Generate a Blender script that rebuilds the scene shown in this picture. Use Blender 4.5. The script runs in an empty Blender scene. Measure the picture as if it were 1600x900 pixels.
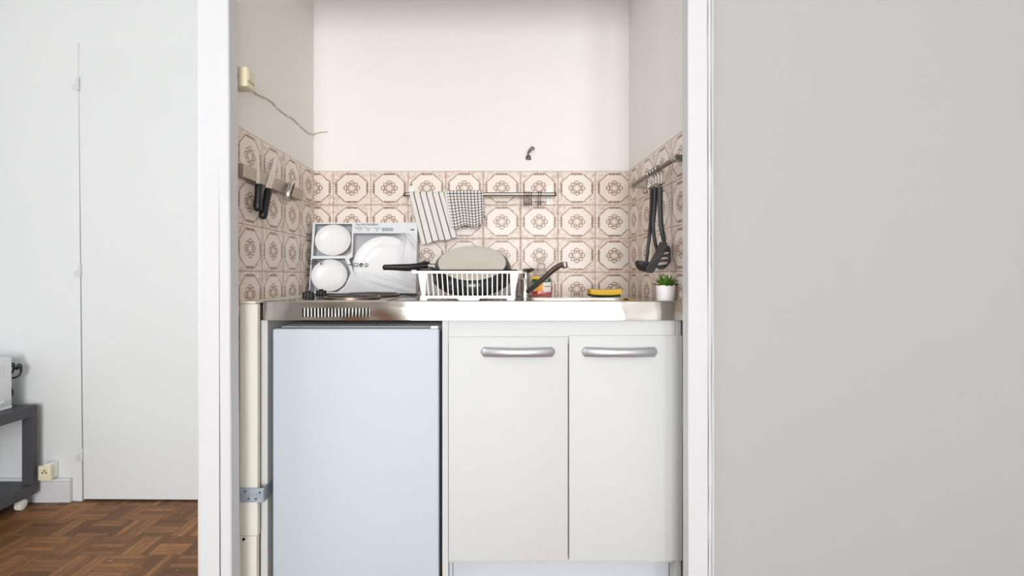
import bpy, bmesh, math, random
from mathutils import Vector, Matrix
random.seed(7)
C = bpy.context.scene.collection
PI = math.pi
V = Vector

# ------------------------------------------------------------------ camera calibration
F = 750.0; CX = 765.0; CY = 430.0; HC = 1.02
def X(px, d): return (px - CX) / F * d
def Z(py, d): return HC - (py - CY) / F * d
def P(px, py, d): return V((X(px, d), d, Z(py, d)))

# ------------------------------------------------------------------ materials
def lin(c):
    out = []
    for v in c:
        v = v / 255.0
        out.append(v / 12.92 if v <= 0.04045 else ((v + 0.055) / 1.055) ** 2.4)
    return (out[0], out[1], out[2], 1.0)

class T:
    """small node-expression helper"""
    def __init__(s, mat): s.t = mat.node_tree
    def n(s, kind): return s.t.nodes.new(kind)
    def link(s, a, b): s.t.links.new(a, b)
    def put(s, sock, v):
        if hasattr(v, 'is_linked'): s.link(v, sock)
        else: sock.default_value = v
    def m(s, op, a, b=None, c=None, clamp=False):
        nd = s.n('ShaderNodeMath'); nd.operation = op; nd.use_clamp = clamp
        s.put(nd.inputs[0], a)
        if b is not None: s.put(nd.inputs[1], b)
        if c is not None: s.put(nd.inputs[2], c)
        return nd.outputs[0]
    def sub(s, a, b): return s.m('SUBTRACT', a, b)
    def add(s, a, b): return s.m('ADD', a, b)
    def mul(s, a, b): return s.m('MULTIPLY', a, b)
    def mx(s, a, b): return s.m('MAXIMUM', a, b)
    def mn(s, a, b): return s.m('MINIMUM', a, b)
    def ab(s, a): return s.m('ABSOLUTE', a)
    def band(s, x, lo, hi):          # 1 below lo, 0 above hi
        nd = s.n('ShaderNodeMapRange'); nd.interpolation_type = 'SMOOTHSTEP'
        s.put(nd.inputs[0], x); nd.inputs[1].default_value = lo; nd.inputs[2].default_value = hi
        nd.inputs[3].default_value = 1; nd.inputs[4].default_value = 0
        return nd.outputs[0]
    def ring(s, x, y, cx, cy, r, w):
        dx = s.sub(x, cx); dy = s.sub(y, cy)
        d = s.m('SQRT', s.add(s.mul(dx, dx), s.mul(dy, dy)))
        return s.band(s.ab(s.sub(d, r)), w * .6, w * 1.4)
    def mix(s, f, a, b):
        nd = s.n('ShaderNodeMix'); nd.data_type = 'RGBA'
        s.put(nd.inputs[0], f); s.put(nd.inputs[6], a); s.put(nd.inputs[7], b)
        return nd.outputs[2]
    def noise(s, vec, scale, detail=2, rough=.5):
        nd = s.n('ShaderNodeTexNoise'); nd.inputs['Scale'].default_value = scale
        nd.inputs['Detail'].default_value = detail; nd.inputs['Roughness'].default_value = rough
        if vec is not None: s.link(vec, nd.inputs['Vector'])
        return nd.outputs[0]
    def comb(s, x, y, z=0.0):
        nd = s.n('ShaderNodeCombineXYZ')
        s.put(nd.inputs[0], x); s.put(nd.inputs[1], y); s.put(nd.inputs[2], z)
        return nd.outputs[0]
    def white(s, vec):
        nd = s.n('ShaderNodeTexWhiteNoise'); nd.noise_dimensions = '3D'; s.link(vec, nd.inputs['Vector'])
        return nd.outputs['Value']
    def bump(s, h, strength, dist):
        nd = s.n('ShaderNodeBump'); nd.inputs['Strength'].default_value = strength
        nd.inputs['Distance'].default_value = dist; s.link(h, nd.inputs['Height'])
        return nd.outputs[0]

def base_mat(name):
    m = bpy.data.materials.new(name); m.use_nodes = True
    return m, T(m), m.node_tree.nodes['Principled BSDF']

MATS = {}
def mat(name, col, rough=.5, metal=0.0, var=.04, nscale=12, bump=0.0, bscale=60, bdist=.002, spec=.5, coat=0.0, trans=0.0, stretch=None, ior=1.45):
    m, t, b = base_mat(name)
    co = t.n('ShaderNodeTexCoord').outputs['Object']
    if stretch:
        mp = t.n('ShaderNodeMapping'); mp.inputs['Scale'].default_value = stretch; t.link(co, mp.inputs[0]); co = mp.outputs[0]
    c = lin(col)
    nz = t.noise(co, nscale, 3)
    lo = tuple(max(0, v * (1 - var)) for v in c[:3]) + (1,); hi = tuple(min(1, v * (1 + var)) for v in c[:3]) + (1,)
    t.put(b.inputs['Base Color'], t.mix(nz, lo, hi))
    b.inputs['Roughness'].default_value = rough; b.inputs['Metallic'].default_value = metal
    b.inputs['Specular IOR Level'].default_value = spec; b.inputs['IOR'].default_value = ior
    if coat: b.inputs['Coat Weight'].default_value = coat; b.inputs['Coat Roughness'].default_value = .08
    if trans: b.inputs['Transmission Weight'].default_value = trans
    if bump: t.link(t.bump(t.noise(co, bscale, 3), bump, bdist), b.inputs['Normal'])
    MATS[name] = m
    return m

M_wall = mat('white_plaster', (217, 220, 220), .75, bump=.25, bscale=25, bdist=.003, var=.012, nscale=2)
M_niche = mat('niche_plaster', (241, 238, 233), .7, bump=.25, bscale=25, bdist=.003, var=.012, nscale=2)
M_grey = mat('grey_wall_paint', (173, 172, 172), .7, bump=.2, bscale=30, bdist=.002, var=.015, nscale=1.5)
M_gloss = mat('white_gloss_paint', (207, 208, 210), .45, spec=.35, bump=.25, bscale=14, bdist=.004, var=.01, nscale=4)
M_door = mat('white_door_paint', (216, 219, 219), .55, spec=.3, bump=.12, bscale=8, bdist=.004, var=.01, nscale=3)
M_ceil = mat('ceiling_paint', (244, 243, 240), .8, var=.01)
M_cream = mat('cream_board', (224, 222, 210), .45, var=.03, nscale=6, stretch=(6, 6, .6), bump=.15, bscale=10)
M_lam = mat('white_laminate', (203, 205, 204), .6, var=.01, spec=.25)
M_plinth = mat('plinth_board', (198, 205, 211), .45, var=.02)
M_fridge = mat('fridge_enamel', (192, 201, 210), .58, spec=.25, var=.008, bump=.1, bscale=350, bdist=.0006)
M_fridge_body = mat('fridge_body', (205, 208, 212), .45, var=.02)
M_dark = mat('dark_gap_rubber', (40, 42, 46), .7, var=.1)
M_black = mat('black_plastic', (22, 22, 24), .38, var=.15)
M_utensil = mat('black_nylon', (46, 46, 47), .42, var=.12)
M_char = mat('charcoal_table', (72, 72, 76), .5, var=.06, nscale=20)
M_white_app = mat('white_appliance', (226, 229, 230), .35, var=.01)
M_plastic = mat('white_plastic', (238, 240, 234), .35, var=.01)
M_cream_pl = mat('cream_plastic', (226, 217, 188), .38, var=.03)
M_old_pl = mat('aged_white_plastic', (234, 231, 220), .4, var=.05, nscale=40)
M_cable = mat('painted_cable', (206, 198, 184), .6, var=.15, nscale=60)
M_chrome = mat('chrome', (205, 203, 200), .12, 1.0, var=.03)
M_spout = mat('dull_chrome', (120, 112, 104), .3, 1.0, var=.1)
M_brush = mat('brushed_nickel', (176, 170, 160), .3, 1.0, var=.05, stretch=(1, 40, 40), nscale=10)
M_handle = mat('satin_silver', (186, 187, 190), .45, .8, var=.02)
M_strip = mat('satin_steel_strip', (176, 168, 156), .42, .75, var=.05, nscale=8)
M_blade = mat('knife_steel', (205, 202, 196), .28, .9, var=.04)
M_galv = mat('galvanised_steel', (176, 186, 196), .45, .45, var=.35, nscale=70)
M_ceramic = mat('white_ceramic', (240, 240, 239), .18, var=.005)
M_card = mat('white_card', (226, 229, 232), .6, var=.01)
M_tray = mat('grey_card', (196, 198, 200), .75, var=.02)
M_ink = mat('grey_ink', (74, 76, 80), .7, var=.05)
M_icon = mat('black_ink', (34, 34, 36), .6, var=.05)
M_panext = mat('black_pan_enamel', (26, 27, 31), .22, var=.1, coat=.3)
M_panbase = mat('pan_base_beige', (212, 206, 194), .5, .15, var=.05, nscale=5)
M_hot = mat('hotplate_iron', (62, 56, 52), .5, .3, var=.2, nscale=25)
M_hotrim = mat('tarnished_rim', (132, 116, 104), .35, 1.0, var=.25, nscale=18)
M_sponge = mat('yellow_sponge', (238, 194, 74), .9, var=.12, nscale=120, bump=.8, bscale=160, bdist=.003)
M_scour = mat('green_scourer', (36, 62, 50), .95, var=.3, nscale=200, bump=.8, bscale=300)
M_red = mat('red_liquid', (205, 28, 18), .12, var=.04, coat=.5)
M_lgreen = mat('label_green', (22, 108, 58), .4, var=.04)
M_lorange = mat('label_orange', (246, 168, 34), .4, var=.12, nscale=30)
M_lyellow = mat('label_yellow', (250, 212, 50), .4, var=.04)
M_lwhite = mat('label_white', (240, 232, 232), .4, var=.02)
M_lolive = mat('label_olive', (150, 158, 50), .4, var=.05)
M_leaf = mat('succulent_green', (84, 122, 40), .45, var=.4, nscale=45)
M_leaf2 = mat('succulent_dark', (66, 88, 36), .5, var=.4, nscale=45)
M_soil = mat('dark_soil', (52, 40, 30), .95, var=.4, nscale=150)
M_wood = mat('raw_timber', (150, 132, 112), .8, var=.25, nscale=20, stretch=(4, 4, .4))
M_hole = mat('dark_recess', (20, 18, 16), .9, var=.1)
M_iron = mat('old_iron', (120, 116, 106), .4, .8, var=.4, nscale=200)

def clear_mat(name, col, fac):
    m, t, b = base_mat(name)
    b.inputs['Base Color'].default_value = lin(col); b.inputs['Roughness'].default_value = .12
    tr = t.n('ShaderNodeBsdfTransparent'); mx = t.n('ShaderNodeMixShader')
    lw = t.n('ShaderNodeLayerWeight'); lw.inputs[0].default_value = .3
    f = t.m('ADD', t.mul(lw.outputs['Fresnel'], .6), fac, clamp=True)
    t.link(f, mx.inputs[0]); t.link(tr.outputs[0], mx.inputs[1]); t.link(b.outputs[0], mx.inputs[2])
    t.link(mx.outputs[0], m.node_tree.nodes['Material Output'].inputs[0])
    return m
M_clear = clear_mat('clear_plastic', (236, 222, 216), .18)
M_film = clear_mat('shrink_film', (246, 247, 250), .10)
def film_layers(m):
    # the film is bunched into several layers along the bottom and the right side
    t = T(m); uv = t.n('ShaderNodeTexCoord').outputs['UV']; sp = t.n('ShaderNodeSeparateXYZ'); t.link(uv, sp.inputs[0])
    nz = t.mul(t.sub(t.noise(uv, 2.2, 1), .5), .2)
    lay = t.mx(t.band(t.add(t.add(sp.outputs[1], nz), t.mul(sp.outputs[0], .12)), .24, .42), t.band(t.sub(t.sub(1.0, sp.outputs[0]), nz), .10, .34))
    mx = [n for n in m.node_tree.nodes if n.type == 'MIX_SHADER'][0]
    old = mx.inputs[0].links[0].from_socket
    t.link(t.m('ADD', old, t.mul(lay, .62), clamp=True), mx.inputs[0])
film_layers(M_film)
M_glass = clear_mat('window_glass', (235, 240, 245), .04)

def steel_mat():
    m, t, b = base_mat('stainless_steel')
    co = t.n('ShaderNodeTexCoord').outputs['Object']
    mp = t.n('ShaderNodeMapping'); mp.inputs['Scale'].default_value = (1.2, 60, 60); t.link(co, mp.inputs[0])
    g = t.noise(mp.outputs[0], 8, 3)
    t.put(b.inputs['Base Color'], t.mix(g, lin((196, 190, 182)), lin((214, 209, 202))))
    b.inputs['Metallic'].default_value = 1.0
    t.link(t.add(t.mul(g, .08), .07), b.inputs['Roughness'])
    mp2 = t.n('ShaderNodeMapping'); mp2.inputs['Scale'].default_value = (6, 6, 10); mp2.inputs['Rotation'].default_value = (0, .7, 0); t.link(co, mp2.inputs[0])
    t.link(t.bump(t.noise(mp2.outputs[0], 1.0, 1), .7, .008), b.inputs['Normal'])
    return m
M_steel = steel_mat()

def tile_mat():
    m, t, b = base_mat('patterned_ceramic_tile')
    uv = t.n('ShaderNodeTexCoord').outputs['UV']
    sp = t.n('ShaderNodeSeparateXYZ'); t.link(uv, sp.inputs[0]); u, v = sp.outputs[0], sp.outputs[1]
    iu, iv = t.m('FLOOR', u), t.m('FLOOR', v)
    wob = t.mul(t.sub(t.noise(uv, 22, 1), .5), .012)
    fu = t.sub(t.sub(u, iu), .5); fv = t.sub(t.sub(v, iv), .5)
    ax, ay = t.ab(fu), t.ab(fv)
    a, bb = t.mx(ax, ay), t.mn(ax, ay)
    aw = t.add(a, wob); bw = t.add(bb, t.mul(wob, .6)); ar = t.mul(aw, .9); br_ = t.mul(bw, .9)
    diag = t.sub(t.add(aw, bw), .585)
    octo = t.mx(t.sub(a, .432), t.mul(diag, .8))
    inside = t.band(octo, -.004, .004)
    grit = t.noise(uv, 38, 2)
    # line on the diagonal sides, wobbling in weight
    dl = t.mul(t.band(t.ab(diag), .012, .024), t.band(a, .415, .43))
    # wreath on the straight sides: little linked rings
    fb = t.m('PINGPONG', t.add(bb, .03), .034)
    wr = t.mx(t.ring(t.sub(aw, .412), fb, 0, .004, .015, .017), t.mul(t.band(t.ab(t.sub(aw, .432)), .005, .011), .7))
    wr = t.mul(wr, t.band(bb, .15, .165))
    # centre rosette (folded eight ways)
    ro = t.mx(t.ring(ar, br_, .15, .022, .034, .010), t.ring(ar, br_, .098, .098, .04, .010))
    ro = t.mx(ro, t.ring(ar, br_, .10, .035, .026, .009))
    ro = t.mx(ro, t.mul(t.ring(ar, br_, .052, .052, .022, .007), .7))
    ro = t.mx(ro, t.mul(t.ring(ar, br_, .19, .0, .018, .006), .6))
    lines = t.mx(t.mx(dl, wr), ro)
    lines = t.mul(lines, t.add(.62, t.mul(t.band(grit, .42, .62), .38)))
    # marbled corners
    b.inputs['Specular IOR Level'].default_value = .32
    vn = t.noise(uv, 4.6, 1, .5)
    vein = t.band(t.ab(t.sub(vn, .5)), .015, .06)
    tint = t.white(t.comb(iu, iv, 3.3))
    cloud = t.noise(uv, 2.6, 2)
    ctr = t.mix(tint, lin((237, 227, 217)), lin((233, 218, 207)))
    crn = t.mix(cloud, lin((231, 219, 207)), lin((229, 213, 201)))
    crn = t.mix(t.mul(vein, .5), crn, lin((190, 160, 140)))
    col = t.mix(inside, crn, ctr)
    rr = t.band(t.m('SQRT', t.add(t.mul(ax, ax), t.mul(ay, ay))), .1, .2)
    col = t.mix(t.mul(rr, .35), col, lin((226, 206, 182)))
    col = t.mix(t.mul(lines, .95), col, lin((122, 78, 52)))
    edge = t.band(t.sub(.5, a), .006, .013)
    col = t.mix(t.mul(edge, .7), col, lin((142, 116, 102)))
    t.put(b.inputs['Base Color'], col)
    t.put(b.inputs['Roughness'], t.add(.3, t.mul(edge, .5)))
    # slight pillow and tilt of each tile
    pil = t.band(t.sub(.5, a), 0.0, .05)
    tl = t.add(t.mul(fu, t.sub(t.white(t.comb(iu, iv, 1.1)), .5)), t.mul(fv, t.sub(t.white(t.comb(iu, iv, 2.2)), .5)))
    h = t.add(t.add(t.mul(pil, -.6), t.mul(tl, 1.2)), t.mul(t.noise(uv, 3.0, 1), .25))
    t.link(t.bump(h, .5, .004), b.inputs['Normal'])
    return m
M_tile = tile_mat()

def parquet_mat():
    m, t, b = base_mat('mosaic_parquet')
    co = t.n('ShaderNodeTexCoord').outputs['Object']
    sp = t.n('ShaderNodeSeparateXYZ'); t.link(co, sp.inputs[0])
    S = 1 / .125
    u, v = t.mul(sp.outputs[0], S), t.mul(sp.outputs[1], S)
    iu, iv = t.m('FLOOR', u), t.m('FLOOR', v)
    par = t.m('FLOORED_MODULO', t.add(iu, iv), 2.0)
    fu, fv = t.sub(u, iu), t.sub(v, iv)
    ac = t.add(t.mul(par, fu), t.mul(t.sub(1.0, par), fv))
    al = t.add(t.mul(par, fv), t.mul(t.sub(1.0, par), fu))
    k = t.mul(ac, 5.0); ki = t.m('FLOOR', k); kf = t.sub(k, ki)
    rnd = t.white(t.comb(t.add(iu, t.mul(ki, .17)), iv, par))
    rnd2 = t.white(t.comb(iu, iv, 7.7))
    gv = t.comb(t.add(t.mul(ac, 9.0), t.mul(iu, 3.1)), t.add(t.mul(al, .9), t.mul(iv, 1.7)), rnd)
    gr = t.noise(gv, 3.5, 4, .65)
    c = t.mix(rnd, lin((112, 74, 44)), lin((182, 128, 78)))
    c = t.mix(t.mul(rnd2, .35), c, lin((124, 86, 56)))
    c = t.mix(t.mul(t.band(gr, .3, .6), .6), c, lin((84, 54, 32)))
    wear = t.noise(co, 5, 3)
    c = t.mix(t.mul(t.band(wear, .35, .6), .25), c, lin((86, 62, 46)))
    spk = t.noise(co, 55, 2)
    c = t.mix(t.mul(t.band(t.sub(1.0, spk), .26, .3), .6), c, lin((205, 190, 170)))
    gap = t.mx(t.band(t.mn(kf, t.sub(1.0, kf)), .02, .07), t.band(t.mn(al, t.sub(1.0, al)), .004, .014))
    c = t.mix(t.mul(gap, .6), c, lin((44, 30, 20)))
    t.put(b.inputs['Base Color'], c)
    t.put(b.inputs['Roughness'], t.add(.42, t.mul(gr, .2)))
    b.inputs['Specular IOR Level'].default_value = .3
    t.link(t.bump(t.sub(t.mul(gr, .3), gap), .25, .002), b.inputs['Normal'])
    return m
M_floor = parquet_mat()

def cloth_mat(name, kind):
    m, t, b = base_mat(name)
    uv = t.n('ShaderNodeTexCoord').outputs['UV']
    sp = t.n('ShaderNodeSeparateXYZ'); t.link(uv, sp.inputs[0]); u, v = sp.outputs[0], sp.outputs[1]
    wv = t.noise(uv, 120, 1)
    basec = t.mix(wv, lin((222, 219, 213)), lin((238, 235, 230)))
    if kind == 'stripe':
        s = t.m('FRACT', t.add(t.mul(u, 5.55), .75))
        line = t.band(t.ab(t.sub(s, .5)), .06, .1)
    else:
        su = t.m('FRACT', t.mul(u, 11.0)); sv = t.m('FRACT', t.mul(v, 11.5))
        line = t.mx(t.band(t.ab(t.sub(su, .5)), .1, .15), t.band(t.ab(t.sub(sv, .5)), .09, .14))
        line = t.mul(line, t.band(t.ab(t.sub(u, .53)), .475, .48))
    t.put(b.inputs['Base Color'], t.mix(t.mul(line, .93), basec, lin((44, 43, 47))))
    b.inputs['Roughness'].default_value = .95; b.inputs['Specular IOR Level'].default_value = .1
    t.link(t.bump(wv, .4, .001), b.inputs['Normal'])
    return m
M_stripe = cloth_mat('striped_cotton', 'stripe'); M_check = cloth_mat('checked_cotton', 'check')

# ------------------------------------------------------------------ mesh helpers
ORG = {}
def new(): return bmesh.new()

def obj(name, bm, m, parent=None, origin=None, local=False, smooth=None, solid=0.0, mats=None):
    me = bpy.data.meshes.new(name)
    o = None
    off = V((0, 0, 0))
    if not local:
        if parent is not None: off = ORG[parent.name]
        elif origin is not None: off = V(origin)
        else: off = V((0, 0, 0))
        bmesh.ops.translate(bm, verts=bm.verts, vec=-off)
    bmesh.ops.recalc_face_normals(bm, faces=bm.faces)
    if smooth:
        for f in bm.faces: f.smooth = True
        for e in bm.edges:
            if len(e.link_faces) == 2 and e.calc_face_angle(0) > math.radians(smooth): e.smooth = False
    bm.to_mesh(me); bm.free()
    for mm in (mats or [m]): me.materials.append(mm)
    o = bpy.data.objects.new(name, me); C.objects.link(o)
    if parent is not None:
        o.parent = parent; ORG[o.name] = ORG[parent.name]
    else:
        o.location = off if not local else (V(origin) if origin is not None else V((0, 0, 0)))
        ORG[o.name] = V(o.location)
    if solid:
        md = o.modifiers.new('thickness', 'SOLIDIFY'); md.thickness = solid; md.offset = 0
    return o

def thing(name, loc, label, cat, group=None, rot=(0, 0, 0)):
    o = bpy.data.objects.new(name, None); C.objects.link(o); o.empty_display_size = .05
    o.location = loc; o.rotation_euler = rot; ORG[o.name] = V(loc)
    return tag(o, label, cat, group)
def tag(o, label, cat, group=None):
    o['label'] = label; o['category'] = cat
    if group: o['group'] = group
    return o
def struct(name, bm, m, parent=None, **k):
    o = obj(name, bm, m, parent, **k)
    if parent is None: o['kind'] = 'structure'
    return o

def box(bm, x0, x1, y0, y1, z0, z1, bev=0.0, seg=2):
    vs = [bm.verts.new((x, y, z)) for x in (x0, x1) for y in (y0, y1) for z in (z0, z1)]
    fs = [bm.faces.new([vs[i] for i in q]) for q in ((0, 1, 3, 2), (4, 6, 7, 5), (0, 4, 5, 1), (2, 3, 7, 6), (0, 2, 6, 4), (1, 5, 7, 3))]
    if bev:
        es = list({e for f in fs for e in f.edges})
        bmesh.ops.bevel(bm, geom=es, offset=bev, segments=seg, profile=.5, affect='EDGES', clamp_overlap=True)
    return bm

def tube(bm, pts, r, n=10, cap=True, closed=False, flat=None):
    pts = [V(p) for p in pts]; N = len(pts)
    rs = r if isinstance(r, (list, tuple)) else [r] * N
    rings = []
    nrm = None
    for i in range(N):
        if closed: t = (pts[(i + 1) % N] - pts[i - 1]).normalized()
        else: t = (pts[min(i + 1, N - 1)] - pts[max(i - 1, 0)]).normalized()
        if nrm is None:
            ref = V((0, 0, 1)) if abs(t.z) < .9 else V((0, 1, 0))
            nrm = (ref - t * ref.dot(t)).normalized()
        else:
            nrm = (nrm - t * nrm.dot(t)).normalized()
        bi = t.cross(nrm)
        fl = flat if flat else 1.0
        rings.append([bm.verts.new(pts[i] + (nrm * math.cos(2 * PI * k / n) + bi * math.sin(2 * PI * k / n) * fl) * rs[i]) for k in range(n)])
    M_ = N if closed else N - 1
    for i in range(M_):
        a, b = rings[i], rings[(i + 1) % N]
        for k in range(n): bm.faces.new((a[k], a[(k + 1) % n], b[(k + 1) % n], b[k]))
    if cap and not closed:
        bm.faces.new(rings[0][::-1]); bm.faces.new(rings[-1])
    return bm

def lathe(bm, prof, n=32, mtx=None, sx=1.0):
    mtx = mtx or Matrix.Identity(4)
    rings = []
    for r, z in prof:
        if r < 1e-6: rings.append([bm.verts.new(mtx @ V((0, 0, z)))])
        else: rings.append([bm.verts.new(mtx @ V((r * sx * math.cos(2 * PI * k / n), r * math.sin(2 * PI * k / n), z))) for k in range(n)])
    for a, b in zip(rings, rings[1:]):
        if len(a) == 1 and len(b) == 1: continue
        for k in range(n):
            k2 = (k + 1) % n
            if len(a) == 1: bm.faces.new((a[0], b[k2], b[k]))
            elif len(b) == 1: bm.faces.new((a[k], a[k2], b[0]))
            else: bm.faces.new((a[k], a[k2], b[k2], b[k]))
    return bm

def plate_holes(bm, outer, holes, mp, mp2=None):
    """flat polygon with holes (2-D loops) mapped by mp; if mp2 given, walls join to a second copy"""
    loops = [outer] + list(holes)
    def fill(fn):
        ed, rings = [], []
        for lp in loops:
            vs = [bm.verts.new(fn(p)) for p in lp]; rings.append(vs)
            for i in range(len(vs)): ed.append(bm.edges.new((vs[i], vs[(i + 1) % len(vs)])))
        bmesh.ops.triangle_fill(bm, use_beauty=True, use_dissolve=False, edges=ed)
        return rings
    r1 = fill(mp)
    if mp2:
        r2 = fill(mp2)
        for a, b in zip(r1, r2):
            for i in range(len(a)):
                j = (i + 1) % len(a)
                bm.faces.new((a[i], a[j], b[j], b[i]))
    return r1

def rect(x0, x1, z0, z1): return [(x0, z0), (x1, z0), (x1, z1), (x0, z1)]
def rrect(x0, x1, y0, y1, r, n=6):
    out = []
    for cx, cy, a0 in ((x1 - r, y1 - r, 0), (x0 + r, y1 - r, 90), (x0 + r, y0 + r, 180), (x1 - r, y0 + r, 270)):
        for k in range(n + 1):
            a = math.radians(a0 + 90 * k / n); out.append((cx + r * math.cos(a), cy + r * math.sin(a)))
    return out

def prism(bm, poly, z0, z1, shear=0.0, zc=1.0, wav=0.0, nz=1):
    """vertical extrusion of an (x, y) polygon, leaning by shear per metre"""
    rows = []
    for k in range(nz + 1):
        z = z0 + (z1 - z0) * k / nz
        rows.append([bm.verts.new((x + shear * (z - zc) + wav * (random.random() - .5), y, z)) for x, y in poly])
    for a, b in zip(rows, rows[1:]):
        for i in range(len(poly)):
            j = (i + 1) % len(poly); bm.faces.new((a[i], a[j], b[j], b[i]))
    bm.faces.new(rows[0][::-1]); bm.faces.new(rows[-1])
    return bm

def smoothpts(pts, n=6):
    pts = [V(p) for p in pts]; out = []
    for i in range(len(pts) - 1):
        p0, p1, p2, p3 = pts[max(i - 1, 0)], pts[i], pts[i + 1], pts[min(i + 2, len(pts) - 1)]
        for k in range(n):
            t = k / n
            out.append(.5 * ((2 * p1) + (p2 - p0) * t + (2 * p0 - 5 * p1 + 4 * p2 - p3) * t * t + (3 * p1 - p0 - 3 * p2 + p3) * t ** 3))
    out.append(pts[-1]); return out

# ------------------------------------------------------------------ the room
YF = 1.36          # front of the niche casings
YB = 2.10          # niche back wall
YL = 2.17          # far wall of the room on the left
XL, XR = -.77, .61
RX0, RX1, RY0, HT = -2.85, 2.1, -4.2, 2.6
TB = YB - .004     # tile face

bm = new(); box(bm, RX0 - .1, RX1 + .1, RY0 - .1, 2.4, -.06, 0)
struct('floor', bm, M_floor)
bm = new(); box(bm, RX0 - .1, RX1 + .1, RY0 - .1, 2.4, HT, HT + .08)
struct('ceiling', bm, M_ceil)
bm = new(); box(bm, XL - .065, XR + .1, YB, YB + .28, 0, HT); wall_back = struct('wall_back', bm, M_niche)
bm = new(); box(bm, XL - .055, XL, 1.405, YB, 0, HT); wall_left = struct('wall_left', bm, M_niche)
bm = new(); box(bm, XR, XR + .055, 1.40, YB, 0, HT); wall_right = struct('wall_right', bm, M_niche)
bm = new(); box(bm, .634, RX1, 1.372, 1.50, 0, HT); struct('wall_front', bm, M_grey)
bm = new(); box(bm, -.80, .634, 1.37, 1.47, 2.15, HT); struct('wall_above_niche', bm, M_wall)
# right outer wall
bm = new(); box(bm, RX1, RX1 + .1, RY0, 1.5, 0, HT); struct('wall_east', bm, M_wall)
# rear wall with a tall French window and a narrow one
RW = [(-.98, .78, .12, 2.42), (1.05, 1.9, .12, 2.42)]
bm = new()
plate_holes(bm, rect(RX0, RX1, 0, HT), [rect(*w) for w in RW], lambda p: V((p[0], RY0, p[1])), lambda p: V((p[0], RY0 - .1, p[1])))
struct('wall_rear', bm, M_wall)
# outer left wall with a window
LW = (-1.0, .95, .5, 2.3)
bm = new()
plate_holes(bm, rect(RY0, YL, 0, HT), [rect(*LW)], lambda p: V((RX0, p[0], p[1])), lambda p: V((RX0 - .1, p[0], p[1])))
struct('wall_west', bm, M_wall)
def window(name, a0, a1, z0, z1, mp, leaves):
    bm = new(); plate_holes(bm, rect(a0, a1, z0, z1), [rect(a0 + .05, a1 - .05, z0 + .05, z1 - .05)], lambda p: mp(p, .02), lambda p: mp(p, .07))
    w = struct(name, bm, M_gloss)
    for i in range(1, leaves):
        c = a0 + (a1 - a0) * i / leaves
        bm = new(); plate_holes(bm, rect(c - .04, c + .04, z0 + .05, z1 - .05), [], lambda p: mp(p, .03), lambda p: mp(p, .06)); obj('window_stile', bm, M_gloss, w)
    bm = new(); plate_holes(bm, rect(a0 + .05, a1 - .05, z0 + .05, z1 - .05), [], lambda p: mp(p, .045)); obj('window_pane', bm, M_glass, w)
for i, w in enumerate(RW): window('window_%d' % (i + 1), *w, lambda p, k: V((p[0], RY0 - k, p[1])), 2 if i == 0 else 1)
window('window_3', *LW, lambda p, k: V((RX0 - k, p[0], p[1])), 2)

# far wall of the left room with the flush door
dxt, dxb = X(124.6, YL), X(131, YL)          # hinge edge leans a little
dr = -.98; dtop = Z(78.5, YL)
g = .0045
def dx(z): return dxb + (dxt - dxb) * z / dtop
bm = new()
hole = [(dx(0) - g, -.001), (dx(dtop) - g, dtop + .003), (dr + .004, dtop + .003), (dr + .004, -.001)]
outer = [(RX0, 0), (dx(0) - g, 0), (dx(dtop) - g, dtop + .003), (dr + .004, dtop + .003), (dr + .004, 0), (XL - .055, 0), (XL - .055, HT), (RX0, HT)]
plate_holes(bm, outer, [], lambda p: V((p[0], YL, p[1])), lambda p: V((p[0], YL + .14, p[1])))
struct('wall_far_left', bm, M_wall)
bm = new()
plate_holes(bm, [(dx(0.008), .008), (dx(dtop), dtop), (dr, dtop), (dr, .008)], [], lambda p: V((p[0], YL - .003, p[1])), lambda p: V((p[0], YL + .035, p[1])))
bmesh.ops.bevel(bm, geom=[e for e in bm.edges if e.calc_face_angle(0) > 1], offset=.003, segments=2, affect='EDGES')
door = struct('door_1', bm, M_door)
bm = new(); box(bm, dxt - .02, dr + .02, YL + .05, YL + .09, 0, dtop + .02); obj('door_rebate', bm, M_wall, door)
for py in (132, 423, 710):
    z = Z(py, YL); c = dx(z) - .003
    bm = new()
    lathe(bm, [(0, -.03), (.0055, -.03), (.0065, -.028), (.0065, -.002), (.0055, -.001), (.0055, .001), (.0065, .002), (.0065, .028), (.0055, .03), (0, .03)], 12, Matrix.Translation((c, YL - .008, z)))
    obj('hinge', bm, M_gloss, door, smooth=40)
    bm = new(); box(bm, c - .03, c, YL - .0045, YL - .001, z - .028, z + .0, .001); obj('hinge_leaf', bm, M_gloss, door)
# narrow flat door frame strip
bm = new()
fr = [(dx(0) - .042, 0), (dx(0) - g - .001, 0), (dx(dtop) - g - .001, dtop + .03), (dx(dtop) - .042, dtop + .03)]
plate_holes(bm, fr, [], lambda p: V((p[0], YL - .004, p[1])), lambda p: V((p[0], YL + .001, p[1])))
bmesh.ops.bevel(bm, geom=[e for e in bm.edges if e.calc_face_angle(0) > 1], offset=.0018, segments=2, affect='EDGES')
struct('trim_3', bm, M_wall)
# baseboard
bm = new()
bx = X(114, YL)
prof = [(YL, 0), (YL - .016, 0), (YL - .016, .082), (YL - .013, .09), (YL - .017, .094), (YL - .012, .104), (YL, .107)]
ra = [bm.verts.new((RX0, y, z)) for y, z in prof]; rb = [bm.verts.new((bx, y, z)) for y, z in prof]
for i in range(len(prof)): j = (i + 1) % len(prof); bm.faces.new((ra[i], ra[j], rb[j], rb[i]))
bm.faces.new(ra); bm.faces.new(rb[::-1])
struct('baseboard_left', bm, M_gloss)
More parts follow.
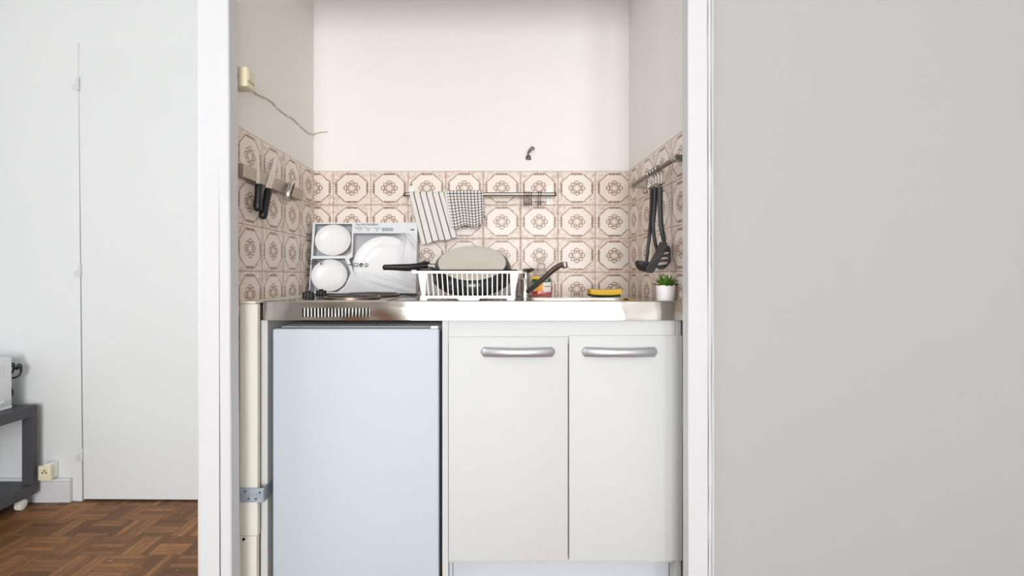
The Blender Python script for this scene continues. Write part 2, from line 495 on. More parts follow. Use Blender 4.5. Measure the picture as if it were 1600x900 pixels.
# ---- casings of the niche opening
SH = -.0050
x_o, x_g, x_f = X(304.8, YF), X(343, YF), X(359.5, YF)
bm = new()
prism(bm, [(x_o, YF + .03), (x_o, YF + .012), (x_o + .006, YF + .004), (x_o + .016, YF), (x_g - .0015, YF), (x_g - .0015, YF + .08), (x_o + .012, YF + .08)], 0, HT, -.0012)
trim1 = struct('trim_1', bm, M_gloss)
bm = new()
prism(bm, [(x_g, YF + .0), (x_f - .003, YF - .001), (x_f, YF + .002), (x_f - .0005, 1.406), (x_g, 1.406)], 0, HT, SH, wav=.0012, nz=26)
obj('jamb', bm, M_gloss, trim1)
bm = new(); box(bm, x_o + .014, XL - .05, YF + .02, YL + .05, 0, HT); obj('partition_end', bm, M_wall, trim1)
xi, xa, xb, xc = X(1075.5, YF), X(1106.5, YF), X(1112.5, YF), X(1117.5, YF)
bm = new()
prism(bm, [(xi, YF + .002), (xi + .003, YF), (xa - .0022, YF), (xa - .0012, YF + .004), (xa - .0012, 1.40), (xi, 1.40)], 0, HT, -.0012, wav=.0008, nz=26)
trim2 = struct('trim_2', bm, M_gloss)
bm = new(); prism(bm, [(xa + .0008, YF + .004), (xa + .003, YF + .001), (xb - .003, YF + .001), (xb - .0012, YF + .004), (xb - .0012, 1.40), (xa, 1.40)], 0, HT, -.0012, wav=.0022, nz=34)
obj('moulding', bm, M_gloss, trim2)
bm = new(); prism(bm, [(xb + .0005, YF + .006), (xb + .002, YF + .003), (xc - .002, YF + .005), (xc + .002, YF + .0125), (xc, 1.40), (xb, 1.40)], 0, HT, -.0012, wav=.0018, nz=30)
obj('moulding', bm, M_gloss, trim2)
bm = new(); box(bm, xa - .004, xc, YF + .0075, 1.395, 0, HT); obj('backing', bm, M_grey, trim2)
bm = new(); box(bm, -.77, .60, YF + .002, 1.40, 2.10, 2.16, .003); struct('trim_4', bm, M_gloss)

# ---- tiling: uv in tile units
PX_, PZ_, PY_ = 58.5 / F * YB, 52.6 / F * YB, .165
ZT = 1.4745; ZB = .90
x0t = X(813.3, YB); z0t = Z(320.4, YB)
def tiling(parent, quad, fu, fv, thick):
    bm = new(); uvl = bm.loops.layers.uv.new('UVMap')
    vs = [bm.verts.new(p) for p in quad]; f = bm.faces.new(vs)
    r = bmesh.ops.extrude_face_region(bm, geom=[f]); nv = [e for e in r['geom'] if isinstance(e, bmesh.types.BMVert)]
    bmesh.ops.translate(bm, verts=nv, vec=thick)
    for fc in bm.faces:
        for l in fc.loops: l[uvl].uv = (fu(l.vert.co), fv(l.vert.co))
    return obj('tiling', bm, M_tile, parent)
zv = lambda c: (c.z - z0t) / PZ_ + 100
tiling(wall_back, [(XL + .0, TB, ZB), (XR, TB, ZB), (XR, TB, ZT), (XL, TB, ZT)], lambda c: (c.x - x0t) / PX_ + 100, zv, V((0, .01, 0)))
tiling(wall_left, [(XL + .004, 1.41, ZB), (XL + .004, TB, ZB), (XL + .004, TB, ZT), (XL + .004, 1.41, ZT)], lambda c: (c.y - 1.618) / PY_ + 100, zv, V((-.01, 0, 0)))
tiling(wall_right, [(XR - .004, 1.405, ZB), (XR - .004, TB, ZB), (XR - .004, TB, ZT), (XR - .004, 1.405, ZT)], lambda c: -(c.y - 2.1) / PY_ + 100, zv, V((.01, 0, 0)))

# ------------------------------------------------------------------ kitchenette
CT = .936; CF = 1.49
SX0, SX1 = X(405.8, CF), XR - .008
# steel counter
bm = new()
bowl = rrect(.13, .50, 1.60, 1.80, .04)
ch = .011
outer = [(SX0 + ch, CF), (SX1, CF), (SX1, TB - .001), (SX0, TB - .001), (SX0, CF + ch)]
plate_holes(bm, outer, [bowl], lambda p: V((p[0], p[1], CT)))
ctr = thing('steel_counter', (0, 1.8, CT), 'stainless steel sink worktop with slotted front edge over fridge and cupboard', 'worktop')
obj('worktop', bm, M_steel, ctr)
# bowl
bm = new()
def inset(lp, k): 
    cx_, cy_ = .315, 1.70
    return [(cx_ + (x - cx_) * k, cy_ + (y - cy_) * k) for x, y in lp]
rows = [(bowl, CT), (inset(bowl, .985), CT - .006), (inset(bowl, .95), CT - .12), (inset(bowl, .88), CT - .14), (inset(bowl, .15), CT - .145)]
rv = [[bm.verts.new((x, y, z)) for x, y in lp] for lp, z in rows]
for a, b in zip(rv, rv[1:]):
    for i in range(len(a)): j = (i + 1) % len(a); bm.faces.new((a[i], a[j], b[j], b[i]))
bm.faces.new(rv[-1])
obj('sink_bowl', bm, M_steel, ctr, smooth=50)
# front apron with vent slots
bm = new()
slots = []
for k in range(20):
    px = 472.5 + k * 5.37
    slots.append(rect(X(px, CF), X(px + 2.1, CF), Z(495.5, CF), Z(481, CF)))
z0 = Z(500.5, CF); z1 = CT
a0 = SX0 + ch
plate_holes(bm, rect(a0, SX1, z0, z1), slots, lambda p: V((p[0], CF, p[1])), lambda p: V((p[0], CF + .004, p[1])))
apron = obj('front_apron', bm, M_steel, ctr)
bm = new(); plate_holes(bm, [(SX0, CF + ch), (a0, CF), (a0, CF + .004), (SX0 + .004, CF + ch)], [], lambda p: V((p[0], p[1], z0)), lambda p: V((p[0], p[1], CT - .0005)))
obj('corner_chamfer', bm, M_brush, ctr)
bm = new(); box(bm, SX0, SX0 + .004, CF + ch, TB - .002, z0, CT - .0005); obj('side_apron', bm, M_brush, ctr)
bm = new(); box(bm, SX0 + .02, X(600, CF), CF + .02, CF + .024, z0 + .002, CT - .002); obj('slot_shade_sheet', bm, M_hole, ctr)  # near-black sheet behind the slots stands in for the shade inside
bm = new()
for k in range(20):
    px = 472.5 + k * 5.37
    box(bm, X(px + 2.3, CF), X(px + 3.2, CF), CF - .0018, CF + .001, Z(495.3, CF), Z(481.2, CF), .0006)
obj('louvre_glint_strips', bm, M_chrome, ctr)  # thin bright strips added for the highlights along the slot edges
# raised bead along the front edge
bm = new(); tube(bm, [(a0, CF + .004, CT + .0005), (SX1, CF + .004, CT + .0005)], .004, 10); obj('edge_bead', bm, M_steel, ctr, smooth=40)

# electric hob
hob = thing('electric_hob', (-.5, 1.78, CT), 'two-ring electric hob with black knobs set in the left of the steel worktop', 'hob')
bm = new(); box(bm, X(478, 1.6), -.335, 1.535, 1.975, CT + .0003, CT + .0035, .0015); obj('hob_plate', bm, M_steel, hob)
for cx_, cy_, r in ((X(551, 1.655), 1.655, .0905), (X(582.5, 1.87), 1.865, .1)):
    bm = new(); lathe(bm, [(r + .004, 0.001), (r + .004, .007), (r, .009), (r - .004, .009), (r - .004, .002)], 40, Matrix.Translation((cx_, cy_, CT + .003)))
    rim = obj('ring_rim', bm, M_hotrim, hob, smooth=35)
    bm = new(); lathe(bm, [(r - .005, 0), (r - .005, .011), (r - .008, .013), (.03, .013), (.028, .011), (0, .011)], 40, Matrix.Translation((cx_, cy_, CT + .003)))
    obj('hotplate', bm, M_hot, rim, smooth=35)
for px, d, r in ((482, 1.66, .0195), (502, 1.84, .0195)):
    bm = new()
    n = 36; prof = [(r * 1.02, 0), (r * 1.04, .004), (r, .007), (r * .92, .021), (r * .85, .023)]
    rings = []
    for (rr, z) in prof:
        rings.append([bm.verts.new((X(px, d) + rr * (1 + (.04 if k % 4 < 2 else -.03)) * math.cos(2 * PI * k / n), d + rr * (1 + (.04 if k % 4 < 2 else -.03)) * math.sin(2 * PI * k / n), CT + .003 + z)) for k in range(n)])
    for a, b in zip(rings, rings[1:]):
        for k in range(n): bm.faces.new((a[k], a[(k + 1) % n], b[(k + 1) % n], b[k]))
    bm.faces.new(rings[0][::-1]); bm.faces.new(rings[-1])
    kn = obj('knob', bm, M_black, hob)
    bm = new(); box(bm, X(px, d) - .003, X(px, d) + .003, d - r * .8, d + r * .8, CT + .0255, CT + .031, .001); obj('grip', bm, M_black, kn)

# fridge
FF = 1.488
fx0, fx1 = X(425.5, FF), X(685.5, FF)
fr = thing('small_fridge', ((fx0 + fx1) / 2, 1.75, 0), 'pale blue-white undercounter fridge with a plain flat door', 'fridge')
bm = new(); box(bm, fx0, fx1, FF, FF + .05, .045, Z(514, FF), .006, 3); obj('door', bm, M_fridge, fr, smooth=40)
bm = new(); box(bm, fx0 + .006, fx1 - .006, FF + .05, FF + .06, .055, Z(517, FF)); obj('door_gasket', bm, M_dark, fr)
bm = new(); box(bm, fx0 + .003, fx1 - .003, FF + .06, 2.04, .04, .838, .004); obj('body', bm, M_fridge_body, fr)
bm = new(); box(bm, fx0 + .001, fx1 - .001, FF + .058, 2.05, .838, .856, .005); obj('top_panel', bm, M_white_app, fr, smooth=40)
bm = new(); box(bm, X(672, FF), X(684, FF), FF + .012, FF + .09, Z(514, FF), Z(510, FF), .002); obj('hinge_cap', bm, M_plastic, fr)
for x in (fx0 + .04, fx1 - .04):
    for y in (1.6, 1.98):
        bm = new(); lathe(bm, [(0, 0), (.018, 0), (.018, .012), (.009, .016), (.009, .042), (0, .042)], 16, Matrix.Translation((x, y, 0))); obj('foot', bm, M_black, fr, smooth=40)

# left side panel that carries the counter, and the filler boards beside it
bm = new(); box(bm, X(407.3, 1.5), X(418, 1.5), 1.5, TB - .006, 0, z0 - .0005, .001)
o = obj('upright_board', bm, M_lam, origin=((X(412, 1.5)), 1.8, 0)); tag(o, 'upright white laminate board left of the fridge, under the steel worktop', 'board')
fb = thing('filler_boarding', (-.74, 1.48, 0), 'narrow cream wooden boarding filling the gap between casing and white upright board', 'boarding')
fz = .2203
fxr = X(402.2, 1.47)
bm = new(); box(bm, XL + .0046, fxr, 1.47, 1.488, fz + .0012, CT - .004, .001); obj('board', bm, M_cream, fb)
bm = new(); box(bm, XL + .0046, fxr - .003, 1.4705, 1.488, 0, fz, .001); obj('board', bm, M_cream, fb)
bm = new(); box(bm, XL + .0046, SX0 - .002, 1.467, TB - .001, CT - .003, CT + .004, .001); obj('ledge', bm, M_cream, fb)
bm = new(); box(bm, XL + .0046, X(406.8, 1.5) - .0005, 1.498, 1.52, 0, CT - .01); obj('timber_batten', bm, M_wood, fb)
bm = new(); lathe(bm, [(0, 0), (.0042, 0), (.0042, .003), (0, .003)], 14, Matrix.Translation((X(381, 1.47), 1.4702, Z(842.5, 1.47))) @ Matrix.Rotation(PI / 2, 4, 'X')); obj('screw_hole', bm, M_hole, fb)
# bracket
bm = new()
bz0, bz1 = Z(785, 1.466), Z(762.5, 1.466)
bxa, bxb = XL + .0046, X(418.6, 1.5) + .0022
vsA = [(bxa, 1.466), (bxb, 1.466), (bxb, 1.56), (bxb - .0016, 1.56), (bxb - .0016, 1.4678), (bxa, 1.4678)]
plate_holes(bm, vsA, [], lambda p: V((p[0], p[1], bz0)), lambda p: V((p[0], p[1], bz1)))
br = obj('metal_bracket', bm, M_galv, origin=(-.73, 1.466, bz0)); tag(br, 'galvanised metal bracket strap tying the cream boarding to the white upright board', 'bracket')
for px, py in ((388.5, 779), (400, 779.5), (406, 769.5), (383, 768)):
    bm = new(); lathe(bm, [(0, 0), (.0026, 0), (.0026, .0008), (0, .0008)], 12, Matrix.Translation((X(px, 1.466), 1.4657, Z(py, 1.466))) @ Matrix.Rotation(PI / 2, 4, 'X')); obj('hole', bm, M_hole, br)

# sink cupboard
DF = 1.488
cab = thing('sink_cupboard', (.24, 1.75, 0), 'white two-door base cupboard below the sink end of the steel worktop', 'cupboard')
cxl, cxm = X(691, 1.5), X(700.3, 1.5); cxr = XR - .012
bm = new(); box(bm, cxl, cxm, 1.4995, TB - .01, 0, z0 - .001, .001); obj('end_panel', bm, M_lam, cab)
bm = new(); box(bm, cxr - .018, cxr, 1.5, TB - .01, 0, z0 - .001, .001); obj('end_panel', bm, M_lam, cab)
bm = new(); box(bm, cxm + .0006, cxr - .019, 1.499, 1.517, Z(527, 1.5) - .02, z0 - .001, .001); obj('top_rail', bm, M_lam, cab)
bm = new(); box(bm, cxm, cxr - .018, 1.52, TB - .01, .11, .128); obj('bottom_shelf', bm, M_lam, cab)
bm = new(); box(bm, cxm + .012, X(1060, 1.5) - .012, 1.548, 1.562, 0, Z(876, 1.5) + .01, .001); obj('plinth', bm, M_plinth, cab)
bm = new(); box(bm, cxm + .0005, cxm + .011, 1.53, 1.566, 0, Z(876, 1.5) + .01, .001); obj('plinth_batten', bm, M_plinth, cab)
bm = new(); box(bm, X(1060, 1.5) - .009, X(1060, 1.5) + .004, 1.53, 1.57, 0, Z(876, 1.5) + .01, .001); obj('plinth_batten', bm, M_wood, cab)
bm = new(); box(bm, X(884, 1.5), X(892, 1.5), 1.512, 1.53, .13, z0 - .06); obj('centre_stile', bm, M_lam, cab)
for (p0, p1, pt, pb, h0, h1) in ((700.8, 887.2, 526.5, 876.5, 751.5, 867), (889.3, 1066, 524.5, 876.5, 909, 1026.5)):
    bm = new(); box(bm, X(p0, DF), min(X(p1, DF), cxr), DF, DF + .0165, Z(pb, DF), Z(pt, DF), .0012); dr_ = obj('door', bm, M_lam, cab, smooth=40)
    # bow handle: tapered flat bar curving out from the door
    xa_, xb_ = X(h0, DF) + .0, X(h1, DF)
    bm = new(); N = 28
    sec = []
    for i in range(N + 1):
        t = i / N; s = 2 * t - 1
        x = xa_ + (xb_ - xa_) * t
        bow = .027 * (1 - s * s) ** .75
        end = min(1, (1 - abs(s)) / .05 + .25) if abs(s) > .95 else 1
        hh = (.0155 - .0022 * (1 - abs(s))) * math.sqrt(max(.12, min(1, (1 - abs(s)) / .06)))
        yo = DF - bow - .004; yi = DF - max(bow - .012, 0) + .0005
        zc = Z(549.5, DF)
        ring = []
        for k in range(14):
            a = 2 * PI * k / 14
            yy = (yo + yi) / 2 - math.cos(a) * (yi - yo) / 2
            zz = zc + math.sin(a) * hh
            ring.append(bm.verts.new((x, yy, zz)))
        sec.append(ring)
    for a, b in zip(sec, sec[1:]):
        for k in range(14): bm.faces.new((a[k], a[(k + 1) % 14], b[(k + 1) % 14], b[k]))
    bm.faces.new(sec[0][::-1]); bm.faces.new(sec[-1])
    h = obj('handle', bm, M_handle, dr_, smooth=60); h['label'] = 'satin silver bow handle'

# ------------------------------------------------------------------ tap
td = 1.93; tx = X(819.5, td)
tap = thing('mixer_tap', (tx, td, CT), 'chrome mixer tap with angled swivel spout at the back of the sink', 'tap')
bm = new(); lathe(bm, [(0, .0004), (.034, .0004), (.034, .004), (.031, .006), (.0255, .068), (.024, .071), (0, .071)], 36, Matrix.Translation((tx, td, CT))); obj('body', bm, M_chrome, tap, smooth=35)
bm = new()
lathe(bm, [(0, 0), (.017, 0), (.0165, .02), (.0135, .027), (0, .028)], 28, Matrix.Translation((tx + .004, td, CT + .0705))); hd = obj('cartridge_cap', bm, M_chrome, tap, smooth=40)
bm = new(); pts = smoothpts([(tx - .012, td, CT + .094), (tx + .006, td - .006, CT + .1005), (tx + .022, td - .018, CT + .1045), (tx + .034, td - .032, CT + .107)], 5)
tube(bm, pts, [.013 - .008 * i / (len(pts) - 1) for i in range(len(pts))], 14, flat=.6); obj('lever', bm, M_spout, hd, smooth=50)
bm = new()
pts = smoothpts([P(821, 458, 1.912), P(834, 448, 1.895), P(850, 434.5, 1.88), P(862, 423.5, 1.87), P(871, 417, 1.862), P(878, 413.5, 1.856), P(882, 412.8, 1.852)], 6)
rs = [.0095 + .0015 * math.sin(PI * i / (len(pts) - 1)) for i in range(len(pts))]
tube(bm, pts, rs, 16); sp_ = obj('spout', bm, M_spout, tap, smooth=50)
bm = new(); e = P(882, 412.5, 1.852)
lathe(bm, [(0, .008), (.009, .008), (.0118, .005), (.0122, -.012), (.011, -.0155), (.0105, -.017), (0, -.0165)], 24, Matrix.Translation(e) @ Matrix.Rotation(math.radians(-8), 4, 'Y')); obj('aerator', bm, M_chrome, sp_, smooth=35)

# ------------------------------------------------------------------ washing-up liquid
bd = 1.995; bxc = X(846.5, bd)
bt = thing('dish_soap_bottle', (bxc, bd, CT), 'clear washing-up liquid bottle with red liquid and fruit label behind the tap', 'bottle')
def oval(bm, rows, n=36, dy=.6):
    rings = [[bm.verts.new((bxc + cx_ + r * math.copysign(abs(math.cos(2 * PI * k / n)) ** .75, math.cos(2 * PI * k / n)), bd + r * q * math.copysign(abs(math.sin(2 * PI * k / n)) ** .8, math.sin(2 * PI * k / n)), CT + z)) for k in range(n)] for r, z, q, cx_ in rows]
    for a, b in zip(rings, rings[1:]):
        for k in range(n): bm.faces.new((a[k], a[(k + 1) % n], b[(k + 1) % n], b[k]))
    bm.faces.new(rings[0][::-1]); bm.faces.new(rings[-1]); return rings
def brad(z):
    pts = [(0, .040), (.004, .0425), (.03, .0455), (.06, .0425), (.085, .034), (.1, .021), (.106, .0145)]
    for (z_a, ra_), (z_b, rb_) in zip(pts, pts[1:]):
        if z_a <= z <= z_b: return ra_ + (rb_ - ra_) * (z - z_a) / (z_b - z_a)
    return pts[-1][1]
zs = [0, .002, .004, .01, .02, .03, .04, .05, .06, .07, .078, .085, .092, .1, .106, .112]
bm = new(); oval(bm, [(brad(z), z, .6 + .4 * max(0, (z - .085) / .027), 0) for z in zs]); obj('shell', bm, M_clear, bt, smooth=50)
bm = new(); oval(bm, [(brad(z) * .965, z + .002, .58, 0) for z in (0, .003, .01, .02, .03, .038)]); obj('liquid', bm, M_red, bt, smooth=50)
def label(name, m, q, par=bt, lift=1.012):
    """patch on the front of the bottle, q = list of pixel corners"""
    bm = new(); uN = 12
    (xa0, ya0), (xb0, yb0), (xc0, yc0), (xd0, yd0) = q      # tl, tr, br, bl
    grid = []
    for j in range(9):
        v_ = j / 8; row = []
        for i in range(uN + 1):
            u_ = i / uN
            px = (xa0 * (1 - u_) + xb0 * u_) * (1 - v_) + (xd0 * (1 - u_) + xc0 * u_) * v_
            py = (ya0 * (1 - u_) + yb0 * u_) * (1 - v_) + (yd0 * (1 - u_) + yc0 * u_) * v_
            dd = bd - .024; x = X(px, dd); z = max(.002, Z(py, dd) - CT)
            r = brad(min(z, .105)) * lift
            c = max(-.99, min(.99, (x - bxc) / r)); cc = abs(c) ** (1 / .75); sn = math.sqrt(max(0, 1 - cc * cc)) ** .8
            row.append(bm.verts.new((x, bd - r * .6 * sn - .0003, CT + z)))
        grid.append(row)
    for a, b in zip(grid, grid[1:]):
        for i in range(uN): bm.faces.new((a[i], a[i + 1], b[i + 1], b[i]))
    return obj(name, bm, m, par, smooth=60)
lb = label('label', M_lwhite, [(832, 436), (860.5, 436), (861, 456), (834, 457)])
label('label_band', M_lgreen, [(832, 435.5), (860.2, 435.5), (861, 440.5), (832, 442.5)], lb, 1.02)
label('label_band', M_lyellow, [(832, 431.5), (842, 431.5), (843, 436), (832, 436)], lb, 1.02)
label('label_fruit', M_lorange, [(839, 441.5), (849, 441.5), (847.5, 454), (835.5, 455.5)], lb, 1.03)
label('label_bar', M_lolive, [(850.5, 447), (859.5, 446.5), (859.5, 448.2), (850.5, 448.6)], lb, 1.03)
label('label_base', M_red, [(834, 455.5), (849, 454), (849, 458), (834, 459)], lb, 1.025)
label('label_mark', M_lwhite, [(850, 437.4), (856, 437), (856, 438.2), (850, 438.6)], lb, 1.03)
bm = new(); lathe(bm, [(0, .11), (.0165, .11), (.0168, .128), (.013, .132), (.0095, .134), (.009, .148), (.0105, .15), (.0105, .156), (.004, .158), (0, .158)], 24, Matrix.Translation((bxc - .002, bd, CT))); obj('cap', bm, M_clear, bt, smooth=40)

# ------------------------------------------------------------------ sponge
sd = 1.80
sp = thing('sponge', (X(947.5, sd), sd + .04, CT), 'yellow sponge with dark green scouring side lying beside the sink', 'sponge')
def pad(bm, z0, z1, x0, x1, bend):
    box(bm, x0, x1, sd, sd + .075, z0, z1, .003, 2)
    bmesh.ops.subdivide_edges(bm, edges=[e for e in bm.edges if abs(e.verts[0].co.x - e.verts[1].co.x) > .04], cuts=8)
    for v in bm.verts:
        s = (v.co.x - (x0 + x1) / 2) / ((x1 - x0) / 2); v.co.z += bend * s * s
bm = new(); pad(bm, CT + .0005, CT + .0085, X(924, sd), X(970, sd), .004); obj('scouring_pad', bm, M_scour, sp)
bm = new(); pad(bm, CT + .0087, CT + .029, X(923, sd), X(972, sd), .003); obj('foam', bm, M_sponge, sp)

# ------------------------------------------------------------------ succulent
pd = 1.558; ppx = X(1040, pd)
pl = thing('potted_succulent', (ppx, pd, CT), 'small green succulent in a plain white pot at the right end of the worktop', 'plant')
bm = new(); lathe(bm, [(0, 0), (.0245, 0), (.026, .002), (.0312, .051), (.0305, .052), (.0285, .051), (.0275, .044), (0, .044)], 32, Matrix.Translation((ppx, pd, CT))); obj('pot', bm, M_ceramic, pl, smooth=40)
bm = new(); lathe(bm, [(0.0272, .0445), (.02, .047), (0, .0475)], 24, Matrix.Translation((ppx, pd, CT))); obj('soil', bm, M_soil, pl)
def leaf(bm, az, el, L, w, base):
    dirh = V((math.cos(az), math.sin(az), 0)); side = V((-math.sin(az), math.cos(az), 0)); N = 7
    rings = []
    for i in range(N):
        t = i / (N - 1)
        e_ = el + .5 * (t - .3)
        p = base + dirh * (L * t * math.cos(el)) + V((0, 0, L * (t * math.sin(el) + .12 * t * t)))
        ww = w * (math.sin(PI * min(1, .18 + .82 * t)) ** .8) * (1 - t * .25) + .0002
        th = ww * .35
        up = V((-math.cos(az) * math.sin(el), -math.sin(az) * math.sin(el), math.cos(el)))
        rings.append([bm.verts.new(p + side * ww * math.cos(a) + up * th * math.sin(a)) for a in [2 * PI * k / 8 for k in range(8)]])
    for a, b in zip(rings, rings[1:]):
        for k in range(8): bm.faces.new((a[k], a[(k + 1) % 8], b[(k + 1) % 8], b[k]))
    bm.faces.new(rings[0][::-1]); bm.faces.new(rings[-1])
for n_, el, L, w, z, ph, mm in ((9, .12, .040, .0095, .047, .2, M_leaf2), (8, .5, .037, .010, .05, .5, M_leaf), (6, .95, .033, .0095, .053, .1, M_leaf), (3, 1.3, .028, .007, .055, .9, M_leaf)):
    for k in range(n_):
        bm = new(); az = ph + 2 * PI * k / n_ + random.uniform(-.12, .12)
        leaf(bm, az, el + random.uniform(-.08, .08), L * random.uniform(.9, 1.08), w, V((ppx + .004 * math.cos(az), pd + .004 * math.sin(az), CT + z)))
        obj('leaf', bm, mm, pl, smooth=70)

# ------------------------------------------------------------------ dish rack
r0, r1 = 1.56, 1.86
rk = thing('dish_rack', (-.075, 1.7, CT), 'white slatted plastic dish rack on the steel worktop holding a frying pan', 'dish rack')
RXa, RXb = X(641, r0), X(818, r0); rz1, rz0 = Z(421.3, r0), Z(427.3, r0)
bxl, bxr = X(659, 1.58), X(804, 1.58); by0, by1 = 1.578, 1.842; bz = .945
ixa, ixb = X(652, r0), X(811, r0)
bm = new()
plate_holes(bm, rrect(RXa, RXb, r0, r1, .02), [rrect(ixa + .006, ixb - .002, r0 + .012, r1 - .012, .015)], lambda p: V((p[0], p[1], rz1)), lambda p: V((p[0], p[1], rz1 - .004)))
tubep = [V((x, y, (rz0 + rz1) / 2)) for x, y in rrect(RXa, RXb, r0, r1, .02)]
n = len(tubep)
lip = [[bm.verts.new(p + V((0, 0, dz)) + V((ox * math.copysign(1, p.x - (RXa + RXb) / 2), oy * math.copysign(1, p.y - 1.71), 0))) for ox, oy, dz in ((0, 0, (rz1 - rz0) / 2), (0, 0, -(rz1 - rz0) / 2), (-.003, -.003, -(rz1 - rz0) / 2), (-.003, -.003, (rz1 - rz0) / 2 - .003))] for p in tubep]
for i in range(n):
    a, b = lip[i], lip[(i + 1) % n]
    for k in range(4): bm.faces.new((a[k], a[(k + 1) % 4], b[(k + 1) % 4], b[k]))
obj('rim', bm, M_plastic, rk)
def bar(bm, p, q, w, t):
    p, q = V(p), V(q); d = (q - p).normalized()
    up = V((0, 1, 0)) if abs(d.y) < .8 else V((0, 0, 1))
    s = d.cross(up).normalized() * w / 2; u = s.cross(d).normalized() * t / 2
    vs = [bm.verts.new(c + a * s + b * u) for c in (p, q) for a, b in ((-1, -1), (1, -1), (1, 1), (-1, 1))]
    for q_ in ((0, 1, 2, 3), (7, 6, 5, 4), (0, 4, 5, 1), (1, 5, 6, 2), (2, 6, 7, 3), (3, 7, 4, 0)): bm.faces.new([vs[i] for i in q_])
# corner posts and bottom frame
bm = new()
for (xt, xb_) in ((ixa, bxl), (ixb, bxr)):
    for yt, yb in ((r0 + .006, by0), (r1 - .006, by1)):
        s_ = 1 if xt < 0 else -1
        plate_holes(bm, [(xt, rz1 - .004), (xt + s_ * .030, rz1 - .004), (xb_ + s_ * .011, bz), (xb_ + s_ * .002, bz - .004)], [], lambda p: V((p[0], yt + (yb - yt) * (rz1 - p[1]) / (rz1 - bz), p[1])), lambda p: V((p[0], yt + (yb - yt) * (rz1 - p[1]) / (rz1 - bz) + .004, p[1])))
for y in (by0, by1): bar(bm, (bxl - .004, y, bz + .003), (bxr + .002, y, bz + .003), .009, .005)
for x in (bxl, bxr): bar(bm, (x, by0, bz + .003), (x, by1, bz + .003), .005, .009)
obj('frame', bm, M_plastic, rk)
for yt, yb in ((r0 + .008, by0), (r1 - .008, by1)):
    bm = new()
    for k in range(17):
        f_ = k / 16
        bar(bm, (X(666, r0) + (X(793, r0) - X(666, r0)) * f_, yt, rz1 - .003), (X(670.5, 1.58) + (X(792, 1.58) - X(670.5, 1.58)) * f_, yb, bz + .002), .0036, .003)
    obj('long_side_slats', bm, M_plastic, rk)
for xt_, xb2 in ((ixa + .006, bxl), (ixb - .005, bxr)):
    bm = new()
    for k in range(13):
        y = by0 + .02 + (by1 - by0 - .04) * k / 12
        bar(bm, (xt_, y, rz1 - .003), (xb2, y, bz + .002), .003, .0045)
    obj('short_side_slats', bm, M_plastic, rk)
bm = new()
for k in range(15):
    x = bxl + (bxr - bxl) * (k + .5) / 15; bar(bm, (x, by0, bz), (x, by1, bz), .004, .003)
for k in range(3):
    y = by0 + (by1 - by0) * (k + 1) / 4; bar(bm, (bxl, y, bz - .002), (bxr, y, bz - .002), .004, .003)
obj('bottom_grid', bm, M_plastic, rk)
for px0, px1 in ((656, 668), (714, 751), (792, 804)):
    for y in (by0 - .002, by1 - .006):
        bm = new()
        c0, c1 = X(px0, 1.58), X(px1, 1.58); k_ = .007 if px0 == 714 else .001
        plate_holes(bm, [(c0, bz), (c1, bz), (c1 - k_, CT + .0004), (c0 + k_, CT + .0004)], [], lambda p: V((p[0], y, p[1])), lambda p: V((p[0], y + .008, p[1]))); obj('foot', bm, M_plastic, rk)

# ------------------------------------------------------------------ frying pan, upside down in the rack
pc = V((X(738, 1.71), 1.712, 1.0245)); tilt = math.radians(31.5)
pan = thing('frying_pan', pc, 'black frying pan leaning upside down in the dish rack, beige base showing', 'pan', rot=(tilt, 0, 0))
bm = new()
lathe(bm, [(.140, .0), (.1445, -.0005), (.1455, .002), (.142, .014), (.136, .030), (.1295, .042), (.1225, .0465), (.1185, .0475), (.1185, .0445), (.122, .043), (.13, .03), (.138, .012), (.140, 0)], 64); obj('body', bm, M_panext, pan, local=True, smooth=40)
bm = new(); lathe(bm, [(.1188, .0462), (.1188, .0500), (.1175, .0508), (.112, .0511), (.03, .0511), (.028, .0505), (0, .0505)], 64); o = obj('base', bm, M_panbase, pan, local=True, smooth=30); o['label'] = 'beige grey base disc'
# handle in world space mapped to pan local
Mp = (Matrix.Translation(pc) @ Matrix.Rotation(tilt, 4, 'X')).inverted()
def panlocal(p): return Mp @ V(p)
hA = P(682, 416.5, 1.70); hB = P(668, 415.5, 1.69)
bm = new(); tube(bm, [panlocal(P(686, 417, 1.703)), panlocal(hA), panlocal(hB)], [.0115, .0112, .0105], 16); obj('ferrule', bm, M_chrome, pan, local=True, smooth=50)
bm = new(); pts = smoothpts([P(669, 415.5, 1.69), P(655, 416.2, 1.682), P(640, 418, 1.672), (P(622, 417.8, 1.66)), P(606, 417.7, 1.65), P(597.5, 418, 1.645)], 5)
N = len(pts); rs = []
for i in range(N):
    t = i / (N - 1); rs.append((.0098 + .0035 * math.exp(-((t - .4) / .25) ** 2)) * min(1, math.sqrt(max(.05, (1 - t) / .08))))
tube(bm, [panlocal(p) for p in pts], rs, 18, flat=.85); obj('handle', bm, M_black, pan, local=True, smooth=60)
bm = new(); tube(bm, [panlocal(P(672, 410.5, 1.69)), panlocal(P(664, 409.5, 1.686)), panlocal(P(652, 412.5, 1.68))], [.003, .005, .003], 10); obj('hook_tab', bm, M_black, pan, local=True, smooth=60)

